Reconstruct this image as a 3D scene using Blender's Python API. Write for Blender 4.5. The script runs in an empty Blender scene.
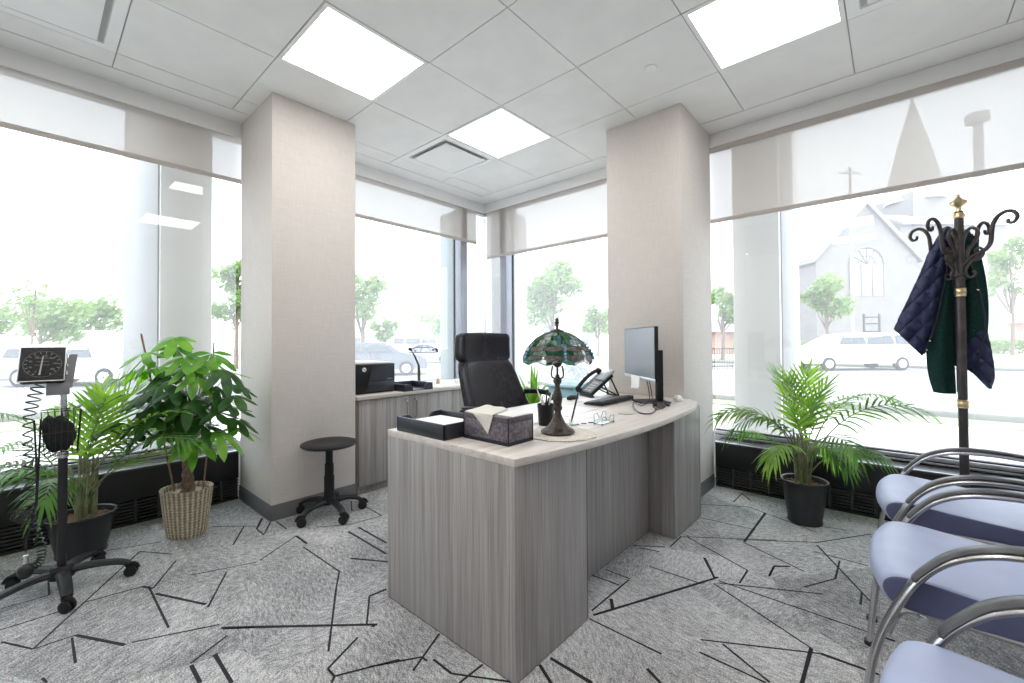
import bpy, bmesh, math, random
from mathutils import Vector, Matrix, noise
R_ = random.Random(7)
PI = math.pi
sc = bpy.context.scene
COL = sc.collection

# ------------------------------------------------------------------ camera
FPX, PITCH, ROLL, YAW = 428.3, .0155, -.006, 2.299
PCX, PCY = 511.2, 335.05
CAM = Vector((3.201, .306, 1.1315))
FW = Vector((math.cos(PITCH)*math.cos(YAW), math.cos(PITCH)*math.sin(YAW), math.sin(PITCH)))
_R = Vector((math.sin(YAW), -math.cos(YAW), 0)); _U = _R.cross(FW)
RT = math.cos(ROLL)*_R + math.sin(ROLL)*_U
UP = -math.sin(ROLL)*_R + math.cos(ROLL)*_U
cd = bpy.data.cameras.new('camera'); cam = bpy.data.objects.new('camera', cd); COL.objects.link(cam)
cd.sensor_width = 36; cd.lens = FPX*36/1024; cd.clip_start = .02; cd.clip_end = 500
cd.shift_x = (512-PCX)/1024; cd.shift_y = -(341.5-PCY)/1024
cam.matrix_world = Matrix(((RT.x, UP.x, -FW.x, CAM.x), (RT.y, UP.y, -FW.y, CAM.y), (RT.z, UP.z, -FW.z, CAM.z), (0, 0, 0, 1)))
sc.camera = cam

def sight(u, v): return FW + RT*((u-PCX)/FPX) - UP*((v-PCY)/FPX)
def far(u, v, d):                    # a point d metres away in depth
    return CAM + sight(u, v)*d
def aty(u, v, y):                    # a point on the vertical plane at that y
    r = sight(u, v); return CAM + r*((y-CAM.y)/r.y)
def ground(u, d, z):
    p = far(u, 341, d); return Vector((p.x, p.y, z))

# ------------------------------------------------------------------ sky, sun, exposure
w = bpy.data.worlds.new('sky'); sc.world = w; w.use_nodes = True
nt = w.node_tree; nt.nodes.clear()
o_ = nt.nodes.new('ShaderNodeOutputWorld'); bg = nt.nodes.new('ShaderNodeBackground')
tc = nt.nodes.new('ShaderNodeTexCoord'); nz = nt.nodes.new('ShaderNodeTexNoise'); cr = nt.nodes.new('ShaderNodeValToRGB')
nz.inputs['Scale'].default_value = 2.2; nz.inputs['Detail'].default_value = 5
mp = nt.nodes.new('ShaderNodeMapping'); mp.inputs['Scale'].default_value = (1, 1, 3.5)
cr.color_ramp.elements[0].position = .35; cr.color_ramp.elements[0].color = (.76, .85, .98, 1)
cr.color_ramp.elements[1].position = .62; cr.color_ramp.elements[1].color = (.88, .94, 1, 1)
nt.links.new(tc.outputs['Generated'], mp.inputs['Vector']); nt.links.new(mp.outputs['Vector'], nz.inputs['Vector'])
nt.links.new(nz.outputs['Fac'], cr.inputs['Fac']); nt.links.new(cr.outputs['Color'], bg.inputs['Color'])
nt.links.new(bg.outputs['Background'], o_.inputs['Surface'])
bg.inputs['Strength'].default_value = 3.1
sun = bpy.data.lights.new('sun', 'SUN'); sun.energy = 3.5; sun.angle = math.radians(30); sun.color = (1, .98, .95)
so = bpy.data.objects.new('sun', sun); COL.objects.link(so)
so.rotation_euler = Vector((-.6, .02, -1)).to_track_quat('-Z', 'Y').to_euler()
sc.view_settings.view_transform = 'Standard'; sc.view_settings.look = 'None'
sc.view_settings.exposure = 0.60; sc.view_settings.gamma = 1; sc.view_settings.use_curve_mapping = False
try:
    sc.cycles.use_denoising = True
    sc.cycles.max_bounces = 14; sc.cycles.diffuse_bounces = 7; sc.cycles.glossy_bounces = 5
    sc.cycles.transparent_max_bounces = 24; sc.cycles.transmission_bounces = 8
    sc.cycles.sample_clamp_indirect = 6; sc.cycles.caustics_reflective = False; sc.cycles.caustics_refractive = False
except Exception: pass
LAMP = 5.5           # what the ceiling panels give off

# ------------------------------------------------------------------ materials
MATS = {}
def nodes(name):
    m = bpy.data.materials.new(name); m.use_nodes = True
    n = m.node_tree; return m, n, n.nodes['Principled BSDF'], n.nodes['Material Output']
def mat(name, col, rough=.5, metal=0, spec=.5, emit=None, var=0, vscale=20, bump=0, bscale=200, vs=(1, 1, 1), coat=0):
    if name in MATS: return MATS[name]
    m, n, p, out = nodes(name)
    c = tuple(col)+(1,)
    p.inputs['Base Color'].default_value = c; p.inputs['Roughness'].default_value = rough
    p.inputs['Metallic'].default_value = metal; p.inputs['Specular IOR Level'].default_value = spec
    p.inputs['Coat Weight'].default_value = coat
    t = n.nodes.new('ShaderNodeTexCoord')
    if var:
        mp = n.nodes.new('ShaderNodeMapping'); mp.inputs['Scale'].default_value = vs
        z = n.nodes.new('ShaderNodeTexNoise'); z.inputs['Scale'].default_value = vscale; z.inputs['Detail'].default_value = 4
        r = n.nodes.new('ShaderNodeValToRGB'); r.color_ramp.elements[0].position = .3; r.color_ramp.elements[1].position = .7
        r.color_ramp.elements[0].color = tuple(max(0, x*(1-var)) for x in col)+(1,)
        r.color_ramp.elements[1].color = tuple(min(1, x*(1+var)) for x in col)+(1,)
        n.links.new(t.outputs['Object'], mp.inputs['Vector']); n.links.new(mp.outputs['Vector'], z.inputs['Vector'])
        n.links.new(z.outputs['Fac'], r.inputs['Fac']); n.links.new(r.outputs['Color'], p.inputs['Base Color'])
    if bump:
        z2 = n.nodes.new('ShaderNodeTexNoise'); z2.inputs['Scale'].default_value = bscale
        b = n.nodes.new('ShaderNodeBump'); b.inputs['Strength'].default_value = bump; b.inputs['Distance'].default_value = .003
        n.links.new(t.outputs['Object'], z2.inputs['Vector']); n.links.new(z2.outputs['Fac'], b.inputs['Height'])
        n.links.new(b.outputs['Normal'], p.inputs['Normal'])
    if emit:
        p.inputs['Emission Color'].default_value = c; p.inputs['Emission Strength'].default_value = emit
    MATS[name] = m; return m

def streaky(name, lo, hi, scale, rough=.45, fine=.35):
    m, n, p, out = nodes(name)
    t = n.nodes.new('ShaderNodeTexCoord'); mp = n.nodes.new('ShaderNodeMapping'); mp.inputs['Scale'].default_value = scale
    a = n.nodes.new('ShaderNodeTexNoise'); a.inputs['Scale'].default_value = 1; a.inputs['Detail'].default_value = 3; a.inputs['Roughness'].default_value = .6
    b = n.nodes.new('ShaderNodeTexNoise'); b.inputs['Scale'].default_value = 7; b.inputs['Detail'].default_value = 2
    mx = n.nodes.new('ShaderNodeMix'); mx.inputs['Factor'].default_value = fine
    r = n.nodes.new('ShaderNodeValToRGB')
    r.color_ramp.elements[0].position = .36; r.color_ramp.elements[0].color = lo+(1,)
    r.color_ramp.elements[1].position = .64; r.color_ramp.elements[1].color = hi+(1,)
    n.links.new(t.outputs['Object'], mp.inputs['Vector'])
    for q in (a, b): n.links.new(mp.outputs['Vector'], q.inputs['Vector'])
    n.links.new(a.outputs['Fac'], mx.inputs[2]); n.links.new(b.outputs['Fac'], mx.inputs[3])
    n.links.new(mx.outputs[0], r.inputs['Fac']); n.links.new(r.outputs['Color'], p.inputs['Base Color'])
    p.inputs['Roughness'].default_value = rough
    return m

def linen(name, lo, hi):
    m, n, p, out = nodes(name)
    t = n.nodes.new('ShaderNodeTexCoord'); rs = []
    for s in ((260, 260, 9), (9, 9, 260), (5, 5, 2)):
        mp = n.nodes.new('ShaderNodeMapping'); mp.inputs['Scale'].default_value = s
        z = n.nodes.new('ShaderNodeTexNoise'); z.inputs['Scale'].default_value = 1; z.inputs['Detail'].default_value = 1
        n.links.new(t.outputs['Object'], mp.inputs['Vector']); n.links.new(mp.outputs['Vector'], z.inputs['Vector']); rs.append(z)
    ad = n.nodes.new('ShaderNodeMath'); ad.operation = 'ADD'
    n.links.new(rs[0].outputs['Fac'], ad.inputs[0]); n.links.new(rs[1].outputs['Fac'], ad.inputs[1])
    r = n.nodes.new('ShaderNodeValToRGB'); mr = n.nodes.new('ShaderNodeMath'); mr.operation = 'MULTIPLY'; mr.inputs[1].default_value = .5
    r.color_ramp.elements[0].position = .35; r.color_ramp.elements[0].color = lo+(1,)
    r.color_ramp.elements[1].position = .65; r.color_ramp.elements[1].color = hi+(1,)
    n.links.new(ad.outputs[0], mr.inputs[0]); n.links.new(mr.outputs[0], r.inputs['Fac'])
    n.links.new(r.outputs['Color'], p.inputs['Base Color'])
    b = n.nodes.new('ShaderNodeBump'); b.inputs['Strength'].default_value = .25; b.inputs['Distance'].default_value = .002
    n.links.new(mr.outputs[0], b.inputs['Height']); n.links.new(b.outputs['Normal'], p.inputs['Normal'])
    p.inputs['Roughness'].default_value = .8; p.inputs['Specular IOR Level'].default_value = .25
    return m

def carpet():
    m, n, p, out = nodes('carpet')
    N, L = n.nodes.new, n.links.new
    t = N('ShaderNodeTexCoord'); mp = N('ShaderNodeMapping'); mp.inputs['Scale'].default_value = (1.9, 1.9, 0)
    vo = N('ShaderNodeTexVoronoi'); vo.inputs['Scale'].default_value = 1.0
    L(t.outputs['Object'], mp.inputs['Vector']); L(mp.outputs['Vector'], vo.inputs['Vector'])
    sp = N('ShaderNodeSeparateColor'); L(vo.outputs['Color'], sp.inputs[0])
    an = N('ShaderNodeMath'); an.operation = 'MULTIPLY'; an.inputs[1].default_value = 6.28; L(sp.outputs[0], an.inputs[0])
    vr = N('ShaderNodeVectorRotate'); vr.rotation_type = 'Z_AXIS'; L(t.outputs['Object'], vr.inputs['Vector']); L(an.outputs[0], vr.inputs['Angle'])
    m2 = N('ShaderNodeMapping'); m2.inputs['Scale'].default_value = (95, 30, 1); L(vr.outputs['Vector'], m2.inputs['Vector'])
    n1 = N('ShaderNodeTexNoise'); n1.inputs['Scale'].default_value = 1; n1.inputs['Detail'].default_value = 3; n1.inputs['Distortion'].default_value = .6
    L(m2.outputs['Vector'], n1.inputs['Vector'])
    n2 = N('ShaderNodeTexNoise'); n2.inputs['Scale'].default_value = 210; n2.inputs['Detail'].default_value = 2; L(t.outputs['Object'], n2.inputs['Vector'])
    n3 = N('ShaderNodeTexNoise'); n3.inputs['Scale'].default_value = 2.1; n3.inputs['Detail'].default_value = 2; L(t.outputs['Object'], n3.inputs['Vector'])
    def mad(a, k, b):
        q = N('ShaderNodeMath'); q.operation = 'MULTIPLY_ADD'; L(a, q.inputs[0]); q.inputs[1].default_value = k
        if isinstance(b, (int, float)): q.inputs[2].default_value = b
        else: L(b, q.inputs[2])
        return q.outputs[0]
    s = mad(n1.outputs['Fac'], .42, mad(n2.outputs['Fac'], .62, mad(n3.outputs['Fac'], .25, mad(sp.outputs[1], .10, -.22))))
    r = N('ShaderNodeValToRGB'); e = r.color_ramp.elements
    e[0].position = .34; e[0].color = (.15, .15, .158, 1); e[1].position = .66; e[1].color = (.78, .775, .785, 1)
    q = e.new(.5); q.color = (.43, .43, .438, 1)
    L(s, r.inputs['Fac']); L(r.outputs['Color'], p.inputs['Base Color'])
    b = N('ShaderNodeBump'); b.inputs['Strength'].default_value = .6; b.inputs['Distance'].default_value = .004
    L(s, b.inputs['Height']); L(b.outputs['Normal'], p.inputs['Normal'])
    p.inputs['Roughness'].default_value = .95; p.inputs['Specular IOR Level'].default_value = .1
    return m

def leafmat(name, lo, hi, vein=0):
    m, n, p, out = nodes(name); N, L = n.nodes.new, n.links.new
    t = N('ShaderNodeTexCoord'); z = N('ShaderNodeTexNoise'); z.inputs['Scale'].default_value = 9
    r = N('ShaderNodeValToRGB'); r.color_ramp.elements[0].position = .35; r.color_ramp.elements[1].position = .65
    r.color_ramp.elements[0].color = lo+(1,); r.color_ramp.elements[1].color = hi+(1,)
    L(t.outputs['Object'], z.inputs['Vector']); L(z.outputs['Fac'], r.inputs['Fac']); L(r.outputs['Color'], p.inputs['Base Color'])
    p.inputs['Roughness'].default_value = .38
    tr = N('ShaderNodeBsdfTranslucent'); hv = N('ShaderNodeMix'); hv.data_type = 'RGBA'; hv.blend_type = 'MULTIPLY'; hv.inputs[0].default_value = 1
    L(r.outputs['Color'], hv.inputs[6]); hv.inputs[7].default_value = (1.9, 2.0, .9, 1); L(hv.outputs[2], tr.inputs['Color'])
    mx = N('ShaderNodeMixShader'); mx.inputs[0].default_value = .45
    L(p.outputs[0], mx.inputs[1]); L(tr.outputs[0], mx.inputs[2]); L(mx.outputs[0], out.inputs['Surface'])
    return m

def glassmat(name, tint=(1, 1, 1), base=.05, rough=0):
    m, n, p, out = nodes(name); N, L = n.nodes.new, n.links.new
    n.nodes.remove(p)
    tr = N('ShaderNodeBsdfTransparent'); tr.inputs[0].default_value = tint+(1,)
    gl = N('ShaderNodeBsdfGlossy'); gl.inputs['Roughness'].default_value = rough
    lw = N('ShaderNodeLayerWeight'); lw.inputs['Blend'].default_value = .5
    pw = N('ShaderNodeMath'); pw.operation = 'POWER'; pw.inputs[1].default_value = 5; L(lw.outputs['Facing'], pw.inputs[0])
    ma = N('ShaderNodeMath'); ma.operation = 'MULTIPLY_ADD'; ma.inputs[1].default_value = .8; ma.inputs[2].default_value = base; L(pw.outputs[0], ma.inputs[0])
    mx = N('ShaderNodeMixShader'); L(ma.outputs[0], mx.inputs[0]); L(tr.outputs[0], mx.inputs[1]); L(gl.outputs[0], mx.inputs[2])
    L(mx.outputs[0], out.inputs['Surface']); return m

def shademat():
    m, n, p, out = nodes('shade_fabric'); N, L = n.nodes.new, n.links.new
    n.nodes.remove(p)
    tr = N('ShaderNodeBsdfTransparent'); tr.inputs[0].default_value = (1, 1, 1, 1)
    df = N('ShaderNodeBsdfDiffuse'); df.inputs[0].default_value = (.62, .57, .53, 1)
    tl = N('ShaderNodeBsdfTranslucent'); tl.inputs[0].default_value = (.50, .46, .43, 1)
    a = N('ShaderNodeMixShader'); a.inputs[0].default_value = .35; L(df.outputs[0], a.inputs[1]); L(tl.outputs[0], a.inputs[2])
    b = N('ShaderNodeMixShader'); b.inputs[0].default_value = .86; L(tr.outputs[0], b.inputs[1]); L(a.outputs[0], b.inputs[2])
    L(b.outputs[0], out.inputs['Surface']); return m

M_carpet = carpet(); M_yarn = mat('dark_yarn', (.016, .016, .02), .95, bump=.5)
M_tile = mat('ceiling_tile', (.80, .80, .79), .9, var=.03, vscale=6, bump=.15, bscale=400)
M_gap = mat('tile_reveal', (.46, .46, .45), .8)
M_plaster = mat('white_plaster', (.80, .80, .80), .7, var=.02, vscale=3)
M_wall = mat('wall_paint', (.60, .58, .56), .75, var=.02, vscale=3)
M_linen = linen('linen_wallcovering', (.625, .582, .548), (.70, .655, .62))
M_bb = mat('rubber_baseboard', (.13, .13, .14), .55, var=.1, vscale=8)
M_black = mat('black_metal', (.012, .012, .014), .35, var=.2, vscale=5)
M_blackpl = mat('black_plastic', (.014, .014, .016), .45, spec=.28, bump=.1, bscale=500)
M_alu = mat('brushed_aluminium', (.62, .63, .66), .35, 1, var=.08, vscale=30)
M_mull = mat('grey_anodised_frame', (.34, .35, .40), .42, .3, var=.06, vscale=6)
M_gask = mat('gasket', (.02, .02, .025), .5)
M_chrome = mat('satin_chrome', (.62, .62, .63), .25, 1, var=.06, vscale=20)
def hazeglass():
    m = glassmat('window_glass', (.985, .995, .99), .06); n = m.node_tree; out = n.nodes['Material Output']
    src = out.inputs['Surface'].links[0].from_socket; tl = n.nodes.new('ShaderNodeBsdfTranslucent'); tl.inputs[0].default_value = (.95, .95, .97, 1)
    mx = n.nodes.new('ShaderNodeMixShader'); mx.inputs[0].default_value = .085        # bright veil put into the panes to wash out the view
    n.links.new(src, mx.inputs[1]); n.links.new(tl.outputs[0], mx.inputs[2]); n.links.new(mx.outputs[0], out.inputs['Surface']); return m
M_glass = hazeglass()
M_clear = glassmat('clear_acrylic', (.93, .96, .97), .12, .03)
M_shade = shademat(); M_bar = mat('shade_bar', (.50, .46, .43), .6, var=.05, vscale=9)
M_emit = mat('lamp_diffuser', (1, .965, .92), .6, emit=LAMP)
M_white = mat('white_enamel', (.82, .82, .82), .45, var=.02, vscale=8)
M_lam = streaky('grey_ash_laminate', (.245, .226, .217), (.43, .41, .40), (30, 30, .5), fine=.5)
M_lamtop = streaky('pale_laminate_top', (.54, .49, .45), (.72, .675, .63), (30, 1.1, 30), .38)
M_dark_in = mat('cabinet_shadow_gap', (.17, .13, .11), .7, var=.1, vscale=10)
M_leather = mat('black_leather', (.012, .012, .018), .27, spec=.38, var=.1, vscale=30, bump=.06, bscale=350)
M_navy = mat('dark_leatherette', (.022, .024, .036), .42, var=.15, vscale=40, bump=.2, bscale=400)
M_paper = mat('paper', (.86, .85, .83), .8, var=.03, vscale=20)
M_bluefab = mat('blue_vinyl', (.365, .415, .59), .42, spec=.45, var=.05, vscale=12, bump=.08, bscale=600)
M_bluedk = mat('shaded_navy_vinyl', (.11, .12, .23), .55, var=.08, vscale=15, bump=.1, bscale=500)  # navy side fabric with the shade on it put into the colour
M_pad = mat('grey_arm_pad', (.065, .065, .07), .32, bump=.1, bscale=300)
M_potb = mat('black_pot', (.022, .023, .026), .38, var=.15, vscale=12)
M_soil = mat('bark_soil', (.16, .09, .055), .95, var=.6, vscale=60, bump=1, bscale=90)
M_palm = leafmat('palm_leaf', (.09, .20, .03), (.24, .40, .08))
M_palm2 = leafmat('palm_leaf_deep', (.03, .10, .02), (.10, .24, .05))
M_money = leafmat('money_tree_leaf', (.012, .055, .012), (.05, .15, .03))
M_money2 = leafmat('money_tree_leaf_backlit', (.07, .24, .02), (.19, .40, .05))  # brighter leaf colour that carries the backlight, mostly on upper leaves
M_stem = mat('green_cane', (.22, .24, .13), .5, var=.35, vscale=30)
M_bark = mat('braided_bark', (.20, .135, .10), .85, var=.35, vscale=60, bump=.6, bscale=120)
M_stake = mat('bamboo_stake', (.27, .16, .11), .6, var=.2, vscale=40)
M_brass = mat('brass', (.75, .60, .36), .28, 1, var=.1, vscale=60)
M_iron = mat('dark_bronze_iron', (.075, .066, .064), .38, .6, var=.2, vscale=30)
M_bronze = mat('bronze_lamp', (.075, .062, .055), .42, .7, var=.35, vscale=90, bump=.5, bscale=160)
M_quilt = mat('quilted_navy', (.028, .033, .085), .6, spec=.3, var=.12, vscale=60, bump=.3, bscale=500)
M_green = mat('green_fleece', (.013, .042, .036), .95, spec=.1, var=.3, vscale=120, bump=.7, bscale=400)
M_dknavy = mat('navy_trim', (.010, .011, .028), .7, var=.1, vscale=50)
M_bluebin = mat('pale_blue_plastic', (.33, .56, .64), .45, var=.05, vscale=10)
M_doily = mat('cream_crochet', (.70, .655, .58), .9, var=.2, vscale=120, bump=.8, bscale=250)
M_marble = mat('marbled_leatherette', (.13, .115, .135), .38, var=.7, vscale=85, vs=(1, 1, 1), bump=.3, bscale=200)
M_screen = mat('screen', (.20, .23, .25), .22, spec=.8)  # grey base carries the window's reflection on the dark screen
# ------------------------------------------------------------------ helpers
def nb(): return bmesh.new()
def V(*a): return Vector(a)
def tagf(fs, mi, sm=False):
    for f in fs: f.material_index = mi; f.smooth = sm
def box(bm, x0, x1, y0, y1, z0, z1, bev=0, mi=0, seg=2):
    if x0 > x1: x0, x1 = x1, x0
    if y0 > y1: y0, y1 = y1, y0
    if z0 > z1: z0, z1 = z1, z0
    t = bmesh.new(); bmesh.ops.create_cube(t, size=1)
    for v in t.verts: v.co = V(x0+(v.co.x+.5)*(x1-x0), y0+(v.co.y+.5)*(y1-y0), z0+(v.co.z+.5)*(z1-z0))
    if bev: bmesh.ops.bevel(t, geom=t.edges[:], offset=bev, segments=seg, affect='EDGES', profile=.5)
    return merge(bm, t, None, mi, bool(bev))
def merge(bm, t, mtx=None, mi=None, sm=None):
    mp = {}; out = []
    for v in t.verts: mp[v] = bm.verts.new(mtx @ v.co if mtx else v.co)
    for f in t.faces:
        try: g = bm.faces.new([mp[v] for v in f.verts])
        except ValueError: continue
        g.material_index = f.material_index if mi is None else mi; g.smooth = f.smooth if sm is None else sm; out.append(g)
    t.free(); return out
def frames(pts, closed=False):
    T = []; n = len(pts)
    for i in range(n):
        a = pts[i-1] if (i > 0 or closed) else pts[i]; b = pts[(i+1) % n] if (i < n-1 or closed) else pts[i]
        T.append((b-a).normalized())
    up = V(0, 0, 1) if abs(T[0].z) < .9 else V(1, 0, 0)
    A = [(up - T[0]*up.dot(T[0])).normalized()]
    for i in range(1, n):
        a = A[-1]; a = a - T[i]*a.dot(T[i]); A.append(a.normalized())
    return T, A
def tube(bm, pts, r, seg=8, mi=0, caps=True, closed=False, flat=1, side=None):
    pts = [Vector(p) for p in pts]; T, A = frames(pts, closed); rings = []
    for i, p in enumerate(pts):
        rr = r[i] if isinstance(r, (list, tuple)) else r
        a = A[i]; 
        if side is not None: a = (Vector(side) - T[i]*Vector(side).dot(T[i])).normalized()
        b = T[i].cross(a)
        rings.append([bm.verts.new(p + a*math.cos(2*PI*k/seg)*rr + b*math.sin(2*PI*k/seg)*rr*flat) for k in range(seg)])
    m = len(pts)
    for i in range(m if closed else m-1):
        for k in range(seg):
            f = bm.faces.new((rings[i][k], rings[i][(k+1) % seg], rings[(i+1) % m][(k+1) % seg], rings[(i+1) % m][k])); f.smooth = True; f.material_index = mi
    if caps and not closed:
        f = bm.faces.new(rings[0][::-1]); f.material_index = mi; f = bm.faces.new(rings[-1]); f.material_index = mi
def smooth_path(pts, n=6, closed=False):
    pts = [Vector(p) for p in pts]; out = []; m = len(pts)
    for i in range(m if closed else m-1):
        if closed: p0, p1, p2, p3 = pts[i-1], pts[i], pts[(i+1) % m], pts[(i+2) % m]
        else: p0, p1, p2, p3 = pts[max(i-1, 0)], pts[i], pts[i+1], pts[min(i+2, m-1)]
        for k in range(n):
            t = k/n
            out.append(.5*((2*p1)+(p2-p0)*t+(2*p0-5*p1+4*p2-p3)*t*t+(3*p1-p0-3*p2+p3)*t**3))
    if not closed: out.append(pts[-1])
    return out
def lathe(bm, prof, c=(0, 0, 0), seg=24, sx=1, sy=1, mi=0, uv=False, sm=True, lob=None, closed=False):
    rings = []; uvl = bm.loops.layers.uv.verify() if uv else None
    for j, (r, z) in enumerate(prof):
        ring = []
        for k in range(seg):
            a = 2*PI*k/seg; rr = r*(lob(a, j) if lob else 1)
            ring.append(bm.verts.new(V(c[0]+rr*sx*math.cos(a), c[1]+rr*sy*math.sin(a), c[2]+z)))
        rings.append(ring)
    n = len(prof); fs = []
    for j in range(n if closed else n-1):
        for k in range(seg):
            k2 = (k+1) % seg; j2 = (j+1) % n
            f = bm.faces.new((rings[j][k], rings[j][k2], rings[j2][k2], rings[j2][k])); f.smooth = sm; f.material_index = mi; fs.append(f)
            if uv:
                for l, (uu, vv) in zip(f.loops, ((k, j), (k+1, j), (k+1, j+1), (k, j+1))): l[uvl].uv = (uu/seg, vv/(n-1))
    if not closed:
        if prof[0][0] > 1e-4: f = bm.faces.new(rings[0][::-1]); f.material_index = mi
        if prof[-1][0] > 1e-4: f = bm.faces.new(rings[-1]); f.material_index = mi
    return fs
def grid(bm, fn, ns, nt_, mi=0, wrap=False, sm=True):
    vs = [[bm.verts.new(Vector(fn(i/ns, j/nt_))) for j in range(nt_+1)] for i in range(ns if wrap else ns+1)]
    for i in range(ns):
        i2 = (i+1) % ns if wrap else i+1
        for j in range(nt_):
            f = bm.faces.new((vs[i][j], vs[i2][j], vs[i2][j+1], vs[i][j+1])); f.smooth = sm; f.material_index = mi
    return vs
def prism(bm, pts, d, mi=0, bev=0):
    t = bmesh.new(); d = Vector(d); a = [t.verts.new(Vector(p)) for p in pts]; b = [t.verts.new(Vector(p)+d) for p in pts]
    t.faces.new(a); t.faces.new(b[::-1]); n = len(pts)
    for i in range(n): t.faces.new((a[i], b[i], b[(i+1) % n], a[(i+1) % n]))
    bmesh.ops.recalc_face_normals(t, faces=t.faces[:])
    if bev: bmesh.ops.bevel(t, geom=t.edges[:], offset=bev, segments=2, affect='EDGES', profile=.5)
    merge(bm, t, None, mi, bool(bev))
def ball(bm, c, r, mi=0, s=(1, 1, 1), sub=2, rough=0):
    t = bmesh.new(); bmesh.ops.create_icosphere(t, subdivisions=sub, radius=1)
    for v in t.verts:
        k = 1 + (rough*noise.noise(v.co*2.3+Vector(c)) if rough else 0)
        v.co = Vector(c) + V(v.co.x*r*s[0]*k, v.co.y*r*s[1]*k, v.co.z*r*s[2]*k)
    merge(bm, t, None, mi, True)
def xf(bm, m): bmesh.ops.transform(bm, matrix=m, verts=bm.verts[:])
def root_of(o):
    while o.parent: o = o.parent
    return o
def obj(name, bm, m, parent=None, local=False, label=None, solid=0, sharp=40, recalc=True):
    me = bpy.data.meshes.new(name)
    if recalc: bmesh.ops.recalc_face_normals(bm, faces=bm.faces[:])
    for e in bm.edges:
        if len(e.link_faces) == 2 and e.calc_face_angle(0) > math.radians(sharp): e.smooth = False
    bm.to_mesh(me); bm.free()
    for x in (m if isinstance(m, (list, tuple)) else [m]): me.materials.append(x)
    o = bpy.data.objects.new(name, me); COL.objects.link(o)
    if parent:
        if not local: me.transform(Matrix.Translation(-root_of(parent).location))
        o.parent = parent
    if label: o['label'] = label
    if solid: s = o.modifiers.new('thickness', 'SOLIDIFY'); s.thickness = solid; s.offset = 0
    return o
def tag(o, label, cat, group=None, kind=None):
    if label: o['label'] = label
    if cat: o['category'] = cat
    if group: o['group'] = group
    if kind: o['kind'] = kind
    return o
def thing(name, label, cat, loc=(0, 0, 0), group=None):
    o = bpy.data.objects.new(name, None); COL.objects.link(o); o.location = loc; o.empty_display_size = .1
    return tag(o, label, cat, group)
def struct(name, bm, m, parent=None, **k):
    o = obj(name, bm, m, parent, **k)
    if parent is None: o['kind'] = 'structure'
    return o
def dup(root, loc, label=None, rotz=None):
    r = root.copy(); COL.objects.link(r); r.location = loc
    if rotz is not None: r.rotation_euler = (0, 0, rotz)
    if label: r['label'] = label
    def rec(a, b):
        for ch in [x for x in bpy.data.objects if x.parent == a]:
            c = ch.copy(); COL.objects.link(c); c.parent = b; rec(ch, c)
    rec(root, r)
    return r
def text(name, s, size, m, mtx, parent, ext=.0003, align='CENTER'):
    cu = bpy.data.curves.new(name, 'FONT'); cu.body = s; cu.size = size; cu.extrude = ext; cu.align_x = align; cu.align_y = 'CENTER'
    cu.resolution_u = 3; tmp = bpy.data.objects.new('tmp_text', cu); COL.objects.link(tmp)
    me = bpy.data.meshes.new_from_object(tmp); bpy.data.objects.remove(tmp); bpy.data.curves.remove(cu); me.name = name
    me.materials.clear(); me.materials.append(m); o = bpy.data.objects.new(name, me); COL.objects.link(o)
    o.parent = parent; o.matrix_basis = Matrix.Translation(-root_of(parent).location) @ mtx
    return o
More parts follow.
